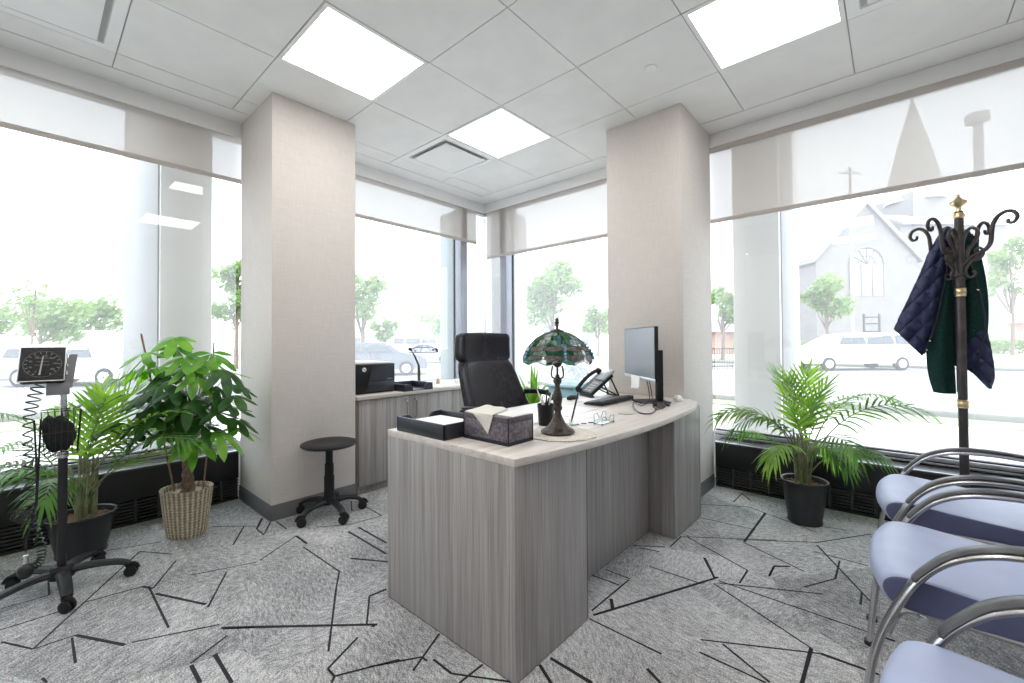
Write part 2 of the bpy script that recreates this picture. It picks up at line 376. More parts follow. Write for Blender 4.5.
# ------------------------------------------------------------------ room shell
T = .61; CH = 2.75
XW, YW = -.37, 3.85        # cover fronts and soffit faces along the two window walls
XG, YG = -.60, 4.08        # glass planes
X1, Y0 = 4.05, -1.45       # the walls behind the camera
CARPET_LINES = [(0.65,0.24,0.8,0.32),(0.8,0.32,0.12,0.71),(0.12,0.71,0.29,0.82),(0.8,0.32,0.81,0.43),(0.81,0.43,1.03,0.55),(0.82,0.42,1.02,0.42),(0.54,0.23,0.55,0.41),(0.54,0.47,0.57,0.66),(0.57,0.66,0.63,0.69),(0.63,0.69,0.39,0.82),(0.59,0.68,1.03,0.68),(0.69,0.69,0.96,0.82),(0.99,0.82,0.72,0.96),(1.03,0.57,1.16,0.82),(1.2,0.82,1.29,0.91),(1.33,0.69,1.26,0.82),(1.34,0.69,1.46,0.69),(1.34,0.76,1.54,0.76),(0.62,0.83,0.73,1.09),(0.04,1.06,0.24,1.24),(0.19,1.19,0.42,1.07),(1.03,0.34,1.07,0.35),(0.33,0.23,0.34,0.37),(0.34,0.37,0.18,0.37),(-0.03,0.59,0.06,0.81),(0.72,1.11,0.57,1.35),(0.57,1.35,0.72,1.35),(0.74,1.32,1.14,1.33),(1.14,1.33,1.27,1.25),(1.27,1.25,1.64,1.04),(1.19,0.82,1.64,1.24),(1.61,1.21,1.44,1.32),(1.44,1.32,1.45,1.4),(0.75,1.58,1.16,1.58),(0.74,1.65,1.05,1.65),(1.06,1.43,1.24,1.54),(0.29,1.23,0.14,1.31),(0.29,1.23,0.41,1.23),(0.41,1.23,0.25,1.32),(1.72,1.0,1.65,1.15),(1.72,1.0,1.77,1.0),(1.77,1.0,1.87,1.19),(1.77,1.0,1.79,0.98),(0.29,1.84,0.47,1.75),(0.47,1.85,0.69,1.84),(0.69,1.84,0.66,1.63),(0.66,1.63,0.54,1.48),(0.26,1.35,0.43,1.35),(1.87,1.37,1.95,1.19),(1.92,1.25,1.95,1.25),(1.82,1.1,1.92,1.25),(1.96,1.27,2.06,1.27),(2.06,1.27,2.24,1.38),(2.11,1.37,2.11,1.26),(1.63,1.22,1.64,1.23),(2.27,1.55,2.44,1.55),(2.26,1.5,2.34,1.46),(2.26,1.83,2.56,1.83),(2.26,1.86,2.51,2.39),(2.51,2.39,2.56,2.5),(2.27,2.38,2.51,2.39),(2.24,1.88,2.25,2.2),(2.26,2.01,2.3,1.95),(2.12,2.21,2.25,2.21),(2.1,2.12,2.24,2.13),(2.55,1.73,2.61,1.7),(2.45,2.65,2.55,2.48),(2.3,2.83,2.65,2.66),(2.65,2.66,2.65,2.51),(2.28,2.82,2.69,3.12),(2.27,2.65,2.27,2.82),(2.27,3.16,2.55,3.19),(2.56,2.98,2.56,3.51),(2.11,2.53,2.25,2.63),(2.15,2.53,2.25,2.56),(2.35,3.58,2.35,3.81),(2.35,3.81,2.44,3.68),(2.74,2.79,2.74,2.67),(2.64,2.0,2.99,2.21),(2.99,2.21,3.15,2.22),(2.96,2.22,2.96,2.0),(2.56,2.43,2.96,2.22),(2.57,2.47,3.13,2.47),(3.13,2.47,3.19,2.47),(2.58,2.45,2.95,2.66),(2.87,3.2,3.12,2.71),(3.08,2.79,3.08,2.67),(2.88,2.67,2.98,2.85),(2.98,2.85,2.98,3.07),(2.87,3.1,3.09,3.1),(2.74,2.67,2.74,2.79),(2.74,2.79,2.8,2.84),(2.56,2.97,2.86,2.83),(2.52,2.98,2.87,3.24),(2.87,3.24,3.09,3.57),(2.45,3.56,2.85,3.39),(2.85,3.5,2.98,3.54),(2.71,2.03,2.88,1.94),(2.66,1.93,2.87,1.93),(2.19,3.39,2.45,3.56)]
bm = nb()
f = bm.faces.new([bm.verts.new(p) for p in ((XG, Y0, 0), (X1, Y0, 0), (X1, YG, 0), (XG, YG, 0))])
for i, (a, b, c, d) in enumerate(CARPET_LINES):
    p, q = V(a, b, .0006), V(c, d, .0006); t = (q-p).normalized(); s = V(-t.y, t.x, 0)
    wd = .0042 if R_.random() < .72 else .0068
    k = max(1, int((q-p).length/.06))
    prev = None
    for j in range(k+1):
        c0 = p.lerp(q, j/k); ww = wd*R_.uniform(.85, 1.15)
        cur = (bm.verts.new(c0-s*ww), bm.verts.new(c0+s*ww))
        if prev: g = bm.faces.new((prev[0], cur[0], cur[1], prev[1])); g.material_index = 1
        prev = cur
struct('floor', bm, [M_carpet, M_yarn])
# ceiling: lay-in tiles with a narrow reveal, then the plain plaster border
bm = nb()
box(bm, XG-.1, X1, Y0, YG+.1, CH+.008, CH+.05, mi=1)
XT, YT = -.185, 3.636
g = .0032
skip = {(1, 4), (1, 2), (4, 4), (4, 2), (1, 0), (4, 0), (4, -2), (1, -2)}
vents = {(0, 0), (5, 4)}
halfvent = (0, 4)
xs = [XT] + [T*i for i in range(0, 7)] + [X1]; ys = [Y0] + [T*j for j in range(-2, 6)] + [YT]
for i in range(len(xs)-1):
    for j in range(len(ys)-1):
        cell = (i-1, j-1-2)
        if cell in skip or cell in vents or cell == halfvent: continue
        if xs[i+1]-xs[i] < .02 or ys[j+1]-ys[j] < .02: continue
        box(bm, xs[i]+g, xs[i+1]-g, ys[j]+g, ys[j+1]-g, CH, CH+.012, mi=0)
box(bm, XW, XT-.004, Y0, YG, CH-.002, CH+.02, mi=2)
box(bm, XT-.004, X1, YT+.004, YG, CH-.002, CH+.02, mi=2)
box(bm, XG-.1, XW, Y0, YG+.1, CH-.003, CH+.02, mi=2)
struct('ceiling', bm, [M_tile, M_gap, M_plaster])
# fascias that hide the shade rollers
bm = nb(); box(bm, XW-.018, XW, Y0, YW, 2.645, CH-.003, .002); struct('trim_1', bm, M_plaster)
bm = nb(); box(bm, XW-.018, X1, YW, YW+.018, 2.652, CH-.003, .002); struct('trim_2', bm, M_plaster)
# outer walls: low wall under the glass and head above it
bm = nb(); box(bm, XG-.12, XG-.04, Y0-.1, YG+.12, -.35, .37); box(bm, XG-.14, XG+.03, Y0-.1, YG+.14, 2.745, 3.6); struct('wall_left', bm, M_plaster)
bm = nb(); box(bm, XG-.04, X1+.1, YG+.04, YG+.12, -.35, .37); box(bm, XG+.03, X1+.1, YG-.03, YG+.14, 2.745, 3.6); struct('wall_right', bm, M_plaster)
bm = nb(); box(bm, XG-.1, X1+.1, Y0-.1, Y0, 0, 3.6); struct('wall_back', bm, M_wall)
bm = nb(); box(bm, X1, X1+.1, Y0, YG+.1, 0, 3.6); struct('wall_side', bm, M_wall)
bm = nb(); box(bm, XG-.14, X1+.1, Y0-.1, YG+.14, 3.55, 3.65); struct('roof', bm, M_plaster)  # unseen slab over the room, put in to keep the sun out
# the two wallcovered piers
bm = nb(); box(bm, XW+.004, .242, 1.328, 1.899, 0, CH, .003); struct('wall_pier_left', bm, M_linen)
bm = nb(); box(bm, 1.579, 2.146, 3.235, YW-.004, 0, CH, .003); struct('wall_pier_right', bm, M_linen)
bm = nb()
box(bm, XW, .247, 1.322, 1.3285, 0, .1, .0015); box(bm, .2415, .2475, 1.322, 1.9, 0, .1, .0015)
struct('baseboard_left', bm, M_bb)
bm = nb()
box(bm, 1.573, 2.152, 3.229, 3.2355, 0, .1, .0015); box(bm, 2.1455, 2.152, 3.229, 3.84, 0, .1, .0015); box(bm, 1.573, 1.5795, 3.229, 3.84, 0, .1, .0015)
struct('baseboard_right', bm, M_bb)
bm = nb(); box(bm, X1-.006, X1, Y0, YW, 0, .1); struct('baseboard_side', bm, M_bb)
bm = nb(); box(bm, XW, X1-.006, Y0, Y0+.006, 0, .1); struct('baseboard_back', bm, M_bb)

# windows: glass, sill rails, head rails, mullions
def rail(bm, a, b, z0, z1, th, mi=0):
    if a[0] == b[0]: box(bm, a[0]-th/2, a[0]+th/2, a[1], b[1], z0, z1, .002, mi)
    else: box(bm, a[0], b[0], a[1]-th/2, a[1]+th/2, z0, z1, .002, mi)
def window(n, axis, a, b, sides):
    p0, p1 = ((XG, a), (XG, b)) if axis == 'y' else ((a, YG), (b, YG))
    bm = nb(); rail(bm, p0, p1, .352, .366, .10); rail(bm, p0, p1, .372, .398, .085); rail(bm, p0, p1, .364, .374, .07, 1); rail(bm, p0, p1, 2.70, 2.755, .08)
    for c in sides:
        if axis == 'y': box(bm, XG-.04, XG+.03, c-.02, c+.02, .40, 2.62, .002)
        else: box(bm, c-.02, c+.02, YG-.03, YG+.04, .40, 2.62, .002)
    fr = struct('window_%d' % n, bm, [M_alu if n in (1, 4) else M_mull, M_gask])
    bm = nb()
    if axis == 'y': box(bm, XG-.003, XG+.003, a, b, .398, 2.71)
    else: box(bm, a, b, YG-.003, YG+.003, .398, 2.71)
    obj('glass_pane', bm, M_glass, fr)
    bm = nb(); rail(bm, p0, p1, .398, .407, .05)
    obj('gasket', bm, M_gask, fr)
    return fr
window(1, 'y', Y0, 1.36, [])
window(2, 'y', 1.86, YG, [])
window(3, 'x', XG, 1.62, [])
window(4, 'x', 2.10, X1, [])
# deep mullions either side of the glazed corner, with their outer caps
bm = nb(); box(bm, -.585, -.478, 3.575, 3.672, .355, 2.66, .003); box(bm, -.61, -.585, 3.570, 3.677, .355, 2.66, 0, 1); box(bm, -.86, -.61, 3.580, 3.667, .3, 2.66, .003, 2)
struct('trim_3', bm, [M_mull, M_gask, mat('outer_fin_shaded', (.27, .33, .33), .5, var=.05, vscale=5)])  # shade on this cap's face is put into its darker colour
bm = nb(); box(bm, -.225, -.128, 3.958, 4.065, .355, 2.66, .003); box(bm, -.228, -.122, 4.065, 4.095, .355, 2.66, 0, 1); box(bm, -.215, -.135, 4.095, 4.34, .3, 2.66, .003, 2)
struct('trim_4', bm, [M_mull, M_gask, mat('outer_fin_pale', (.62, .64, .65), .5, var=.05, vscale=5)])
bm = nb(); box(bm, XG-.02, XG+.02, YG-.02, YG+.02, .355, 2.66, .002); struct('trim_5', bm, M_alu)

# ------------------------------------------------------------------ heater covers under the glass
def cover(name_label, axis, a, b, top):
    loc = (XW-.1, (a+b)/2, 0) if axis == 'y' else ((a+b)/2, YW+.1, 0)
    t = thing('heater_cover', name_label, 'radiator cover', loc)
    def bb(bm, u0, u1, d0, d1, z0, z1, bev=0, mi=0):    # d: depth behind the front face
        if axis == 'y': box(bm, XW-d1, XW-d0, u0, u1, z0, z1, bev, mi)
        else: box(bm, u0, u1, YW+.015+d0, YW+.015+d1, z0, z1, bev, mi)
    dmax = .175
    bm = nb(); bb(bm, a, b, .004, dmax, .0, .018); bb(bm, a, b, .0, dmax, .155, top-.006, .002); bb(bm, a, b, .03, dmax, .018, .155)
    obj('body', bm, M_black, t)
    bm = nb(); bb(bm, a, b, -.006, dmax, top-.006, top, .002); bb(bm, a, b, -.006, .0, top-.016, top-.004, .001)
    obj('sill_top', bm, mat('dark_sill', (.07, .07, .078), .35, .4, var=.05, vscale=9), t, label='grey metal ledge along the top')
    bm = nb(); bb(bm, a, b, -.0075, .004, top-.004, top+.0025, .001); obj('front_lip', bm, M_alu, t, label='thin silver lip')
    bm = nb(); n = int((b-a)/.115); st = (b-a)/n
    for i in range(n):
        u = a+i*st
        bb(bm, u, u+.014, .002, .03, .018, .155)
        for k in range(6): bb(bm, u+.014, u+st, .006, .022, .030+k*.0205, .030+k*.0205+.009)
    obj('grille', bm, mat('grille_grey', (.04, .04, .043), .5), t, label='row of louvred slots near the floor')
    return t
cover('long black heater cover under the window behind the potted palm and basket plant', 'y', Y0+.01, 1.3205, .352)
cover('black heater cover under the window behind the printer cabinets', 'y', 1.903, 3.84, .352)
cover('black heater cover under the window behind the leather chair and spiky plant', 'x', -.36, 1.572, .345)
cover('black heater cover behind the palm and coat stand', 'x', 2.153, X1-.01, .345)

# ------------------------------------------------------------------ roller shades
def shade(label, axis, a, b, zb, roll=False):
    loc = (-.46, (a+b)/2, 2.66) if axis == 'y' else ((a+b)/2, 3.94, 2.66)
    t = thing('roller_shade', label, 'roller shade', loc, 'mesh roller shades')
    P = (lambda u, d, z: V(-.46-d, u, z)) if axis == 'y' else (lambda u, d, z: V(u, 3.94+d, z))
    bm = nb()
    grid(bm, lambda s, q: P(a+(b-a)*s, .0, zb+(2.70-zb)*q), 8, 6)
    obj('fabric', bm, M_shade, t)
    bm = nb(); p, q = P(a, -.006, zb-.018), P(b, .007, zb+.014)
    box(bm, p.x, q.x, p.y, q.y, p.z, q.z, .004); obj('bottom_bar', bm, M_bar, t)
    bm = nb(); (tube(bm, [P(a, -.034, 2.662), P(b, -.034, 2.662)], .036, 20) if roll else tube(bm, [P(a, -.012, 2.700), P(b, -.012, 2.700)], .022, 20)); obj('roller', bm, M_bar if roll else M_shade, t)
    return t
shade('mesh roller shade lowered a little over the window behind the blood pressure stand', 'y', Y0+.02, 1.42, 2.352)
shade('mesh roller shade over the window above the printer', 'y', 1.83, 3.80, 2.302)
shade('mesh roller shade between the glazed corner and the pier behind the monitor', 'x', -.425, 1.64, 2.138)
shade('widest lowered mesh shade, in front of the church steeple', 'x', 2.07, X1-.02, 2.088, True)

# ------------------------------------------------------------------ ceiling fittings
def panel(i, j, label):
    x0, y0 = i*T+g, j*T+g; x1, y1 = x0+T-2*g, y0+T-2*g
    t = thing('ceiling_light', label, 'ceiling light', ((x0+x1)/2, (y0+y1)/2, CH), 'square flat light panels in the tiled ceiling')
    bm = nb(); fr = .022
    for q in ((x0, x1, y0, y0+fr), (x0, x1, y1-fr, y1), (x0, x0+fr, y0+fr, y1-fr), (x1-fr, x1, y0+fr, y1-fr)): box(bm, q[0], q[1], q[2], q[3], CH-.004, CH+.02)
    obj('frame', bm, M_white, t)
    bm = nb(); box(bm, x0+fr, x1-fr, y0+fr, y1-fr, CH-.001, CH+.015); obj('diffuser', bm, M_emit, t)
panel(1, 4, 'lit square ceiling panel beside the square air vent, nearest the glazed corner')
panel(1, 2, 'lit square ceiling panel by the top of the pier near the stool')
panel(4, 4, 'lit square ceiling panel nearest the coat stand')
panel(4, 2, 'added unseen ceiling panel over the blue chairs'); panel(1, 0, 'added unseen ceiling panel over the palm and basket plant')  # panels from here on are out of view, added to light the room
panel(4, 0, 'added unseen ceiling panel straight above the camera'); panel(4, -2, 'added unseen ceiling panel by the rear wall, chair side')
panel(1, -2, 'added unseen ceiling panel by the rear wall, window side')
def vent(i, j, label, h=T):
    x0, y0 = i*T+g, j*T+g; x1, y1 = x0+T-2*g, y0+T-2*g; cx, cy = (x0+x1)/2, (y0+y1)/2
    t = thing('ceiling_vent', label, 'air vent', (cx, cy, CH), 'square air vents in the tiled ceiling')
    bm = nb(); fr = .05
    for q in ((x0, x1, y0, y0+fr), (x0, x1, y1-fr, y1), (x0, x0+fr, y0+fr, y1-fr), (x1-fr, x1, y0+fr, y1-fr)): box(bm, q[0], q[1], q[2], q[3], CH-.002, CH+.02)
    a = (x1-x0)/2-fr       # flared throat
    rA = [V(cx+sx*a, cy+sy*a, CH-.002) for sx, sy in ((-1, -1), (1, -1), (1, 1), (-1, 1))]
    rB = [V(cx+sx*(a-.03), cy+sy*(a-.03), CH+.07) for sx, sy in ((-1, -1), (1, -1), (1, 1), (-1, 1))]
    va = [bm.verts.new(p) for p in rA]; vb = [bm.verts.new(p) for p in rB]
    for k in range(4): bm.faces.new((va[k], va[(k+1) % 4], vb[(k+1) % 4], vb[k]))
    bm.faces.new(vb)
    obj('frame', bm, M_white, t, recalc=False)
    bm = nb(); box(bm, cx-a+.030, cx+a-.030, cy-a+.030, cy+a-.030, CH-.016, CH-.006, .004); obj('centre_plate', bm, M_white, t)
    bm = nb(); tube(bm, [(cx, cy, CH-.008), (cx, cy, CH+.07)], .01, 8); obj('hanger', bm, M_white, t)
vent(0, 4, 'square ceiling air vent touching the light panel by the glazed corner')
vent(0, 0, 'square ceiling air vent high over the blood pressure stand')
vent(5, 4, 'square ceiling air vent past the light panel over the coat stand')
bm = nb(); lathe(bm, [(0, -.008), (.034, -.008), (.038, -.002), (.038, .004), (0, .004)], (2.15, 2.74, CH), 28)
tag(obj('sprinkler', bm, M_white), 'small round white disc in a ceiling tile before the lit panel', 'sprinkler')
bm = nb(); lathe(bm, [(0, -.018), (.02, -.016), (.03, -.004), (.036, 0), (0, 0)], (.674, 3.79, CH), 20)
tag(obj('sprinkler', bm, M_white), 'small white sprinkler in the plaster border near the glazed corner', 'sprinkler')
# ------------------------------------------------------------------ desk
DZ = .742
desk = thing('office_desk', 'large grey wood-grain office desk with a curved front edge', 'desk', (1.9, 2.2, 0))
YA, YB, XB, XF = 1.373, 3.228, 1.504, 2.260
out = [V(XB, YA, DZ-.027), V(XF, YA, DZ-.027)]
for k in range(1, 24):                               # bowed front edge
    t = k/24; y = YA+(YB-.02-YA)*t
    out.append(V(XF+.093*math.sin(PI*min(1, t*.94+.0))**.85 - .045*max(0, t-.85)/.15, y, DZ-.027))
out += [V(2.19, YB, DZ-.027), V(XB, YB, DZ-.027)]
bm = nb(); prism(bm, out, (0, 0, .027), bev=.0015); obj('desk_top', bm, M_lamtop, desk)
bm = nb(); box(bm, XB, XF-.026, YA, YA+.025, 0.004, DZ-.0275, .001); obj('end_panel', bm, M_lam, desk)
bm = nb(); box(bm, XF-.025, XF, YA+.0005, 1.818, .004, DZ-.0275, .001); obj('front_panel', bm, M_lam, desk)
bm = nb(); box(bm, 2.085, 2.103, YA+.026, 3.215, .004, DZ-.0275, .001); obj('modesty_panel', bm, M_lam, desk)
bm = nb(); box(bm, 2.103, XF-.026, 1.800, 1.818, .004, DZ-.0275, .001); obj('return_panel', bm, M_lam, desk)
bm = nb(); box(bm, XF-.025, XF, 2.752, 3.172, .004, DZ-.0275, .001); obj('front_panel', bm, M_lam, desk)
bm = nb(); box(bm, 2.103, XF-.026, 2.752, 2.770, .004, DZ-.0275, .001); obj('return_panel', bm, M_lam, desk)
bm = nb(); box(bm, 2.15, XF+.001, 3.1725, 3.19, .004, DZ-.0275, .001); obj('end_panel', bm, M_lam, desk)
bm = nb(); box(bm, XB+.02, 2.08, 2.80, 3.20, .05, DZ-.03, .001)
for k in range(3): box(bm, XB+.002, XB+.02, 2.802, 3.198, .06+k*.218, .06+k*.218+.21, .002)
obj('drawer_pedestal', bm, M_lam, desk)
bm = nb()
for k in range(1, 40):                               # thin dark joints between the veneered faces
    break
box(bm, XF-.0255, XF+.0006, 1.8182, 1.8198, .004, DZ-.028); box(bm, XB+.002, XF-.002, YA+.002, YA+.022, .0, .004)
box(bm, XF-.02, XF-.003, YA+.01, 1.81, 0, .004); box(bm, XF-.02, XF-.003, 2.76, 3.17, 0, .004); box(bm, 2.088, 2.10, 1.82, 2.75, 0, .004)
obj('edge_joint', bm, M_gask, desk)

# ------------------------------------------------------------------ cabinets along the window wall
CX, CT = .242, .732
def cabinet(label, y0, y1, door_edges, handles):
    t = thing('cabinet', label, 'cabinet', ((CX-.25), (y0+y1)/2, 0), 'low cabinets under the window')
    bm = nb(); box(bm, XW+.012, CX-.021, y0, y1, .075, CT-.027, .001); box(bm, XW+.012, CX-.045, y0, y1, 0, .075)
    obj('body', bm, M_lam, t)
    bm = nb(); box(bm, CX-.0208, CX-.0205, y0+.001, y1-.001, .08, CT-.028); obj('shadow_gap', bm, M_dark_in, t)
    for i in range(len(door_edges)-1):
        a, b = door_edges[i], door_edges[i+1]
        bm = nb(); box(bm, CX-.02, CX, a+.002, b-.002, .062, CT-.031, .0012); d = obj('door', bm, M_lam, t)
        hy = handles[i]
        if hy is None: continue
        bm = nb(); tube(bm, smooth_path([(CX, hy, .667), (CX+.026, hy, .662), (CX+.031, hy, .64), (CX+.031, hy, .545), (CX+.026, hy, .523), (CX, hy, .518)], 4), .0055, 8)
        obj('handle', bm, M_chrome, d)
    return t
cabinet('wood-grain cabinet under the printer, two bar-handled doors showing beside the stool', 1.920, 2.820, [1.922, 2.372, 2.820], [2.325, 2.419])
cabinet('wood-grain cabinet behind the leather chair, mostly hidden by it', 2.822, 3.70, [2.822, 3.26, 3.70], [3.214, 3.306])
bm = nb(); box(bm, CX-.018, CX-.004, 1.9045, 1.9195, .0, CT-.028, .001); tag(obj('filler_strip', bm, M_dark_in), 'narrow dark upright filler strip between pier and printer cabinet', 'filler strip')
bm = nb(); box(bm, XW+.012, CX+.018, 1.9045, 3.71, CT-.0265, CT, .0015)
tag(obj('cabinet_worktop', bm, M_lamtop), 'long pale worktop laid over the low cabinets by the window', 'worktop')

# printer
pr = thing('printer', 'black laser printer with a round badge, on the low cabinet by the pier', 'printer', (-.03, 2.10, CT))
px1 = .16
bm = nb(); box(bm, -.22, px1-.006, 1.912, 2.292, CT+.004, CT+.232, .010); obj('body', bm, M_blackpl, pr)
bm = nb(); prism(bm, [(px1, 2.085, CT+.205), (px1, 2.284, CT+.205), (px1, 2.284, CT+.098), (px1, 2.06, CT+.098)], (-.006, 0, 0)); prism(bm, [(px1+.001, 2.083, CT+.226), (px1+.001, 2.095, CT+.226), (px1+.001, 2.046, CT+.02), (px1+.001, 2.034, CT+.02)], (-.006, 0, 0), mi=1); obj('front_flap', bm, [mat('printer_charcoal', (.030, .032, .042), .4, var=.05), M_gask], pr)
bm = nb(); box(bm, px1-.006, px1+.002, 2.052, 2.284, CT+.014, CT+.092, .003); obj('paper_drawer', bm, mat('printer_charcoal', (.035, .037, .045), .4), pr)
bm = nb(); box(bm, -.2, px1-.04, 1.93, 2.27, CT+.232, CT+.243, .004); box(bm, -.12, .06, 1.99, 2.2, CT+.243, CT+.25, .003); obj('output_tray', bm, M_white, pr, label='white lid on top')
bm = nb(); lathe(bm, [(0, 0), (.0165, 0), (.0165, .002), (0, .002)], (0, 0, 0), 24); xf(bm, Matrix.Translation((px1-.0055, 2.018, CT+.19)) @ Matrix.Rotation(PI/2, 4, 'Y')); b_ = obj('badge', bm, M_white, pr)
MYZ = Matrix(((0, 0, 1, 0), (1, 0, 0, 0), (0, 1, 0, 0), (0, 0, 0, 1)))    # text facing +X, running along +Y
text('badge_lettering', 'hp', .024, M_blackpl, Matrix.Translation((px1-.0032, 2.018, CT+.191)) @ MYZ, b_)
bm = nb(); box(bm, px1, px1+.001, 2.215, 2.262, CT+.108, CT+.114); obj('name_strip', bm, M_chrome, pr)

def letter_tray(label, c, sx, sy, h, open_dir, paper):
    t = thing('letter_tray', label, 'letter tray', c, 'dark leatherette letter trays')
    x0, x1, y0, y1, z = c[0]-sx/2, c[0]+sx/2, c[1]-sy/2, c[1]+sy/2, c[2]
    th = .009
    bm = nb(); box(bm, x0, x1, y0, y1, z, z+.006, .001)
    def side(a, b, hh): box(bm, a[0], b[0], a[1], b[1], z+.005, z+hh, .0025)
    side((x0, y0), (x1, y0+th), h)if open_dir != '-y' else None
    side((x0, y1-th), (x1, y1), h)
    if open_dir == '+x':
        side((x0, y0), (x0+th, y1), h)
        L = .085                              # short returns each side of the scooped opening
        for ya, s in ((y0, 1), (y1, -1)):
            pts = [(x1, ya, z), (x1, ya, z+h), (x1, ya+s*L*.55, z+h)]
            for k in range(1, 6): a = k/6*PI/2; pts.append((x1, ya+s*(L*.55+L*.45*math.sin(a)), z+.012+(h-.012)*math.cos(a)))
            pts += [(x1, ya+s*L, z)]
            prism(bm, pts, (-th, 0, 0))
    else:                                     # opening on -x side
        side((x1-th, y0), (x1, y1), h)
        L = .085
        for ya, s in ((y0, 1), (y1, -1)):
            pts = [(x0, ya, z), (x0, ya, z+h), (x0, ya+s*L*.55, z+h)]
            for k in range(1, 6): a = k/6*PI/2; pts.append((x0, ya+s*(L*.55+L*.45*math.sin(a)), z+.012+(h-.012)*math.cos(a)))
            pts += [(x0, ya+s*L, z)]
            prism(bm, pts, (th, 0, 0))
    obj('tray_body', bm, M_navy, t)
    if paper:
        pass
    return t
letter_tray('low dark letter tray beside the printer on the window cabinet', (.11, 2.455, CT), .29, .285, .058, '+x', False)
letter_tray('dark letter tray holding white paper on the desk corner', (1.715, 1.515, DZ), .325, .25, .062, '-x', True)
bm = nb()
for k in range(3): box(bm, 1.575+.004*k, 1.86-.003*k, 1.405+.003*k, 1.62-.004*k, DZ+.0065+.012*k, DZ+.0065+.012*k+.0115, .001)
tag(obj('paper_stack', bm, M_paper), 'white paper stack lying inside the dark tray on the desk', 'paper')

# papers, small bits on the cabinet
def sheet(name, label, cat, c, sx, sy, h, rot, m=None, grp=None):
    bm = nb(); box(bm, -sx/2, sx/2, -sy/2, sy/2, 0, h, min(.0015, h*.3)); o = obj(name, bm, m or M_paper)
    o.location = c; o.rotation_euler = (0, 0, rot); return tag(o, label, cat, grp)
sheet('paper_sheet', 'flat white paper pile on the window cabinet beside the small tray', 'paper', (.13, 2.74, CT), .20, .24, .010, .25)
sheet('paper_sheet', 'white papers on the window cabinet nearest the leather chair', 'paper', (.10, 3.02, CT), .21, .26, .006, -.2)
bm = nb(); lathe(bm, [(0, 0), (.018, 0), (.02, .004), (.017, .03), (.009, .036), (.009, .045), (.013, .05), (0, .055)], (.02, 2.84, CT+.0105), 16)
tag(obj('figurine', bm, mat('tan_ceramic', (.52, .36, .22), .5, var=.2, vscale=60)), 'tiny tan bottle standing on the cabinet between the papers', 'bottle')
bm = nb(); lathe(bm, [(0, 0), (.02, 0), (.026, .006), (.029, .05), (.026, .05), (.022, .008), (0, .006)], (.08, 3.09, CT+.0065), 20)
tag(obj('cup', bm, M_clear), 'small clear cup on the cabinet papers beside the leather chair', 'cup')
bm = nb(); lathe(bm, [(0, 0), (.028, 0), (.030, .005), (.022, .034), (0, .036)], (.11, 3.0, CT+.0065), 18)
tag(obj('paper_ball', bm, M_paper), 'crumpled white tissue on the papers beside the leather chair', 'tissue')

# small lamp with a leaded clear shade on the cabinet
lx, ly = -.20, 2.787
sl = thing('small_lamp', 'small bent-neck lamp with a clear leaded shade before the window', 'lamp', (lx, ly, CT))
bm = nb(); lathe(bm, [(0, 0), (.045, 0), (.043, .006), (.016, .014), (.0, .016)], (lx, ly, CT), 24); obj('base', bm, M_bronze, sl)
bm = nb(); tube(bm, [(lx, ly, CT+.01), (lx, ly, CT+.12), (lx, ly-.004, CT+.18), (lx, ly-.05, CT+.27), (lx, ly-.085, CT+.325), (lx, ly-.095, CT+.335)], [.014, .015, .010, .008, .007, .007], 8); obj('stem', bm, M_bronze, sl)
hc = V(lx, ly+.055, CT+.300)
fn = lambda s, q: hc + V(.11*math.cos(2*PI*s)*(q**.6), .155*math.sin(2*PI*s)*(q**.6), .075*(1-q**1.7))
m_ = M_clear.copy(); m_.name = 'pale_leaded_glass'
n_ = m_.node_tree; o2 = n_.nodes['Material Output']; sk = o2.inputs['Surface'].links[0].from_socket
df = n_.nodes.new('ShaderNodeBsdfTranslucent'); df.inputs[0].default_value = (.62, .62, .74, 1); mx = n_.nodes.new('ShaderNodeMixShader'); mx.inputs[0].default_value = .5
n_.links.new(sk, mx.inputs[1]); n_.links.new(df.outputs[0], mx.inputs[2]); n_.links.new(mx.outputs[0], o2.inputs['Surface'])
bm = nb(); grid(bm, fn, 18, 5, wrap=True); s_ = obj('lamp_shade', bm, m_, sl)
bm = nb()
for k in range(0, 18, 2): tube(bm, [fn(k/18, j/5) for j in range(6)], .0018, 4)
for q in (.55, 1): tube(bm, [fn(k/18, q) for k in range(18)], .0026, 4, closed=True)
for a_, q_, r_ in ((.17, .75, .022), (.21, .9, .018), (.13, .9, .016), (.05, .8, .014), (-.18, .85, .012)): ball(bm, fn(a_, q_), r_, s=(.8, 1.3, .7), sub=1)
ball(bm, (lx, ly-.10, CT+.335), .017, sub=2); tube(bm, [(lx, ly-.14, CT+.335), (lx, ly-.09, CT+.335), (lx, ly+.05, CT+.37)], .004, 6)
obj('leading', bm, M_dknavy, s_)
# ------------------------------------------------------------------ things on the desk
# tissue box: marbled cover, stitched rims, draped cloth
bx0, bx1, by0, by1, bh = 1.888, 2.132, 1.486, 1.628, .105
tb = thing('tissue_box', 'marbled dark storage box with a pale cloth hanging out, on the desk corner', 'box', ((bx0+bx1)/2, (by0+by1)/2, DZ))
bm = nb(); box(bm, bx0, bx1, by0, by1, DZ, DZ+bh-.012, .002); obj('body', bm, M_marble, tb)
bm = nb(); box(bm, bx0-.0015, bx1+.0015, by0-.0015, by1+.0015, DZ+bh-.022, DZ+bh, .002)
obj('lid', bm, mat('lid_leatherette', (.085, .075, .088), .42, var=.4, vscale=60), tb)
bm = nb(); box(bm, bx0-.001, bx1+.001, by0-.001, by1+.001, DZ, DZ+.014, .001)
for (x, y) in ((bx0, by0), (bx1, by0), (bx1, by1)): box(bm, x-.0022, x+.0022, y-.0022, y+.0022, DZ, DZ+bh, .0008)
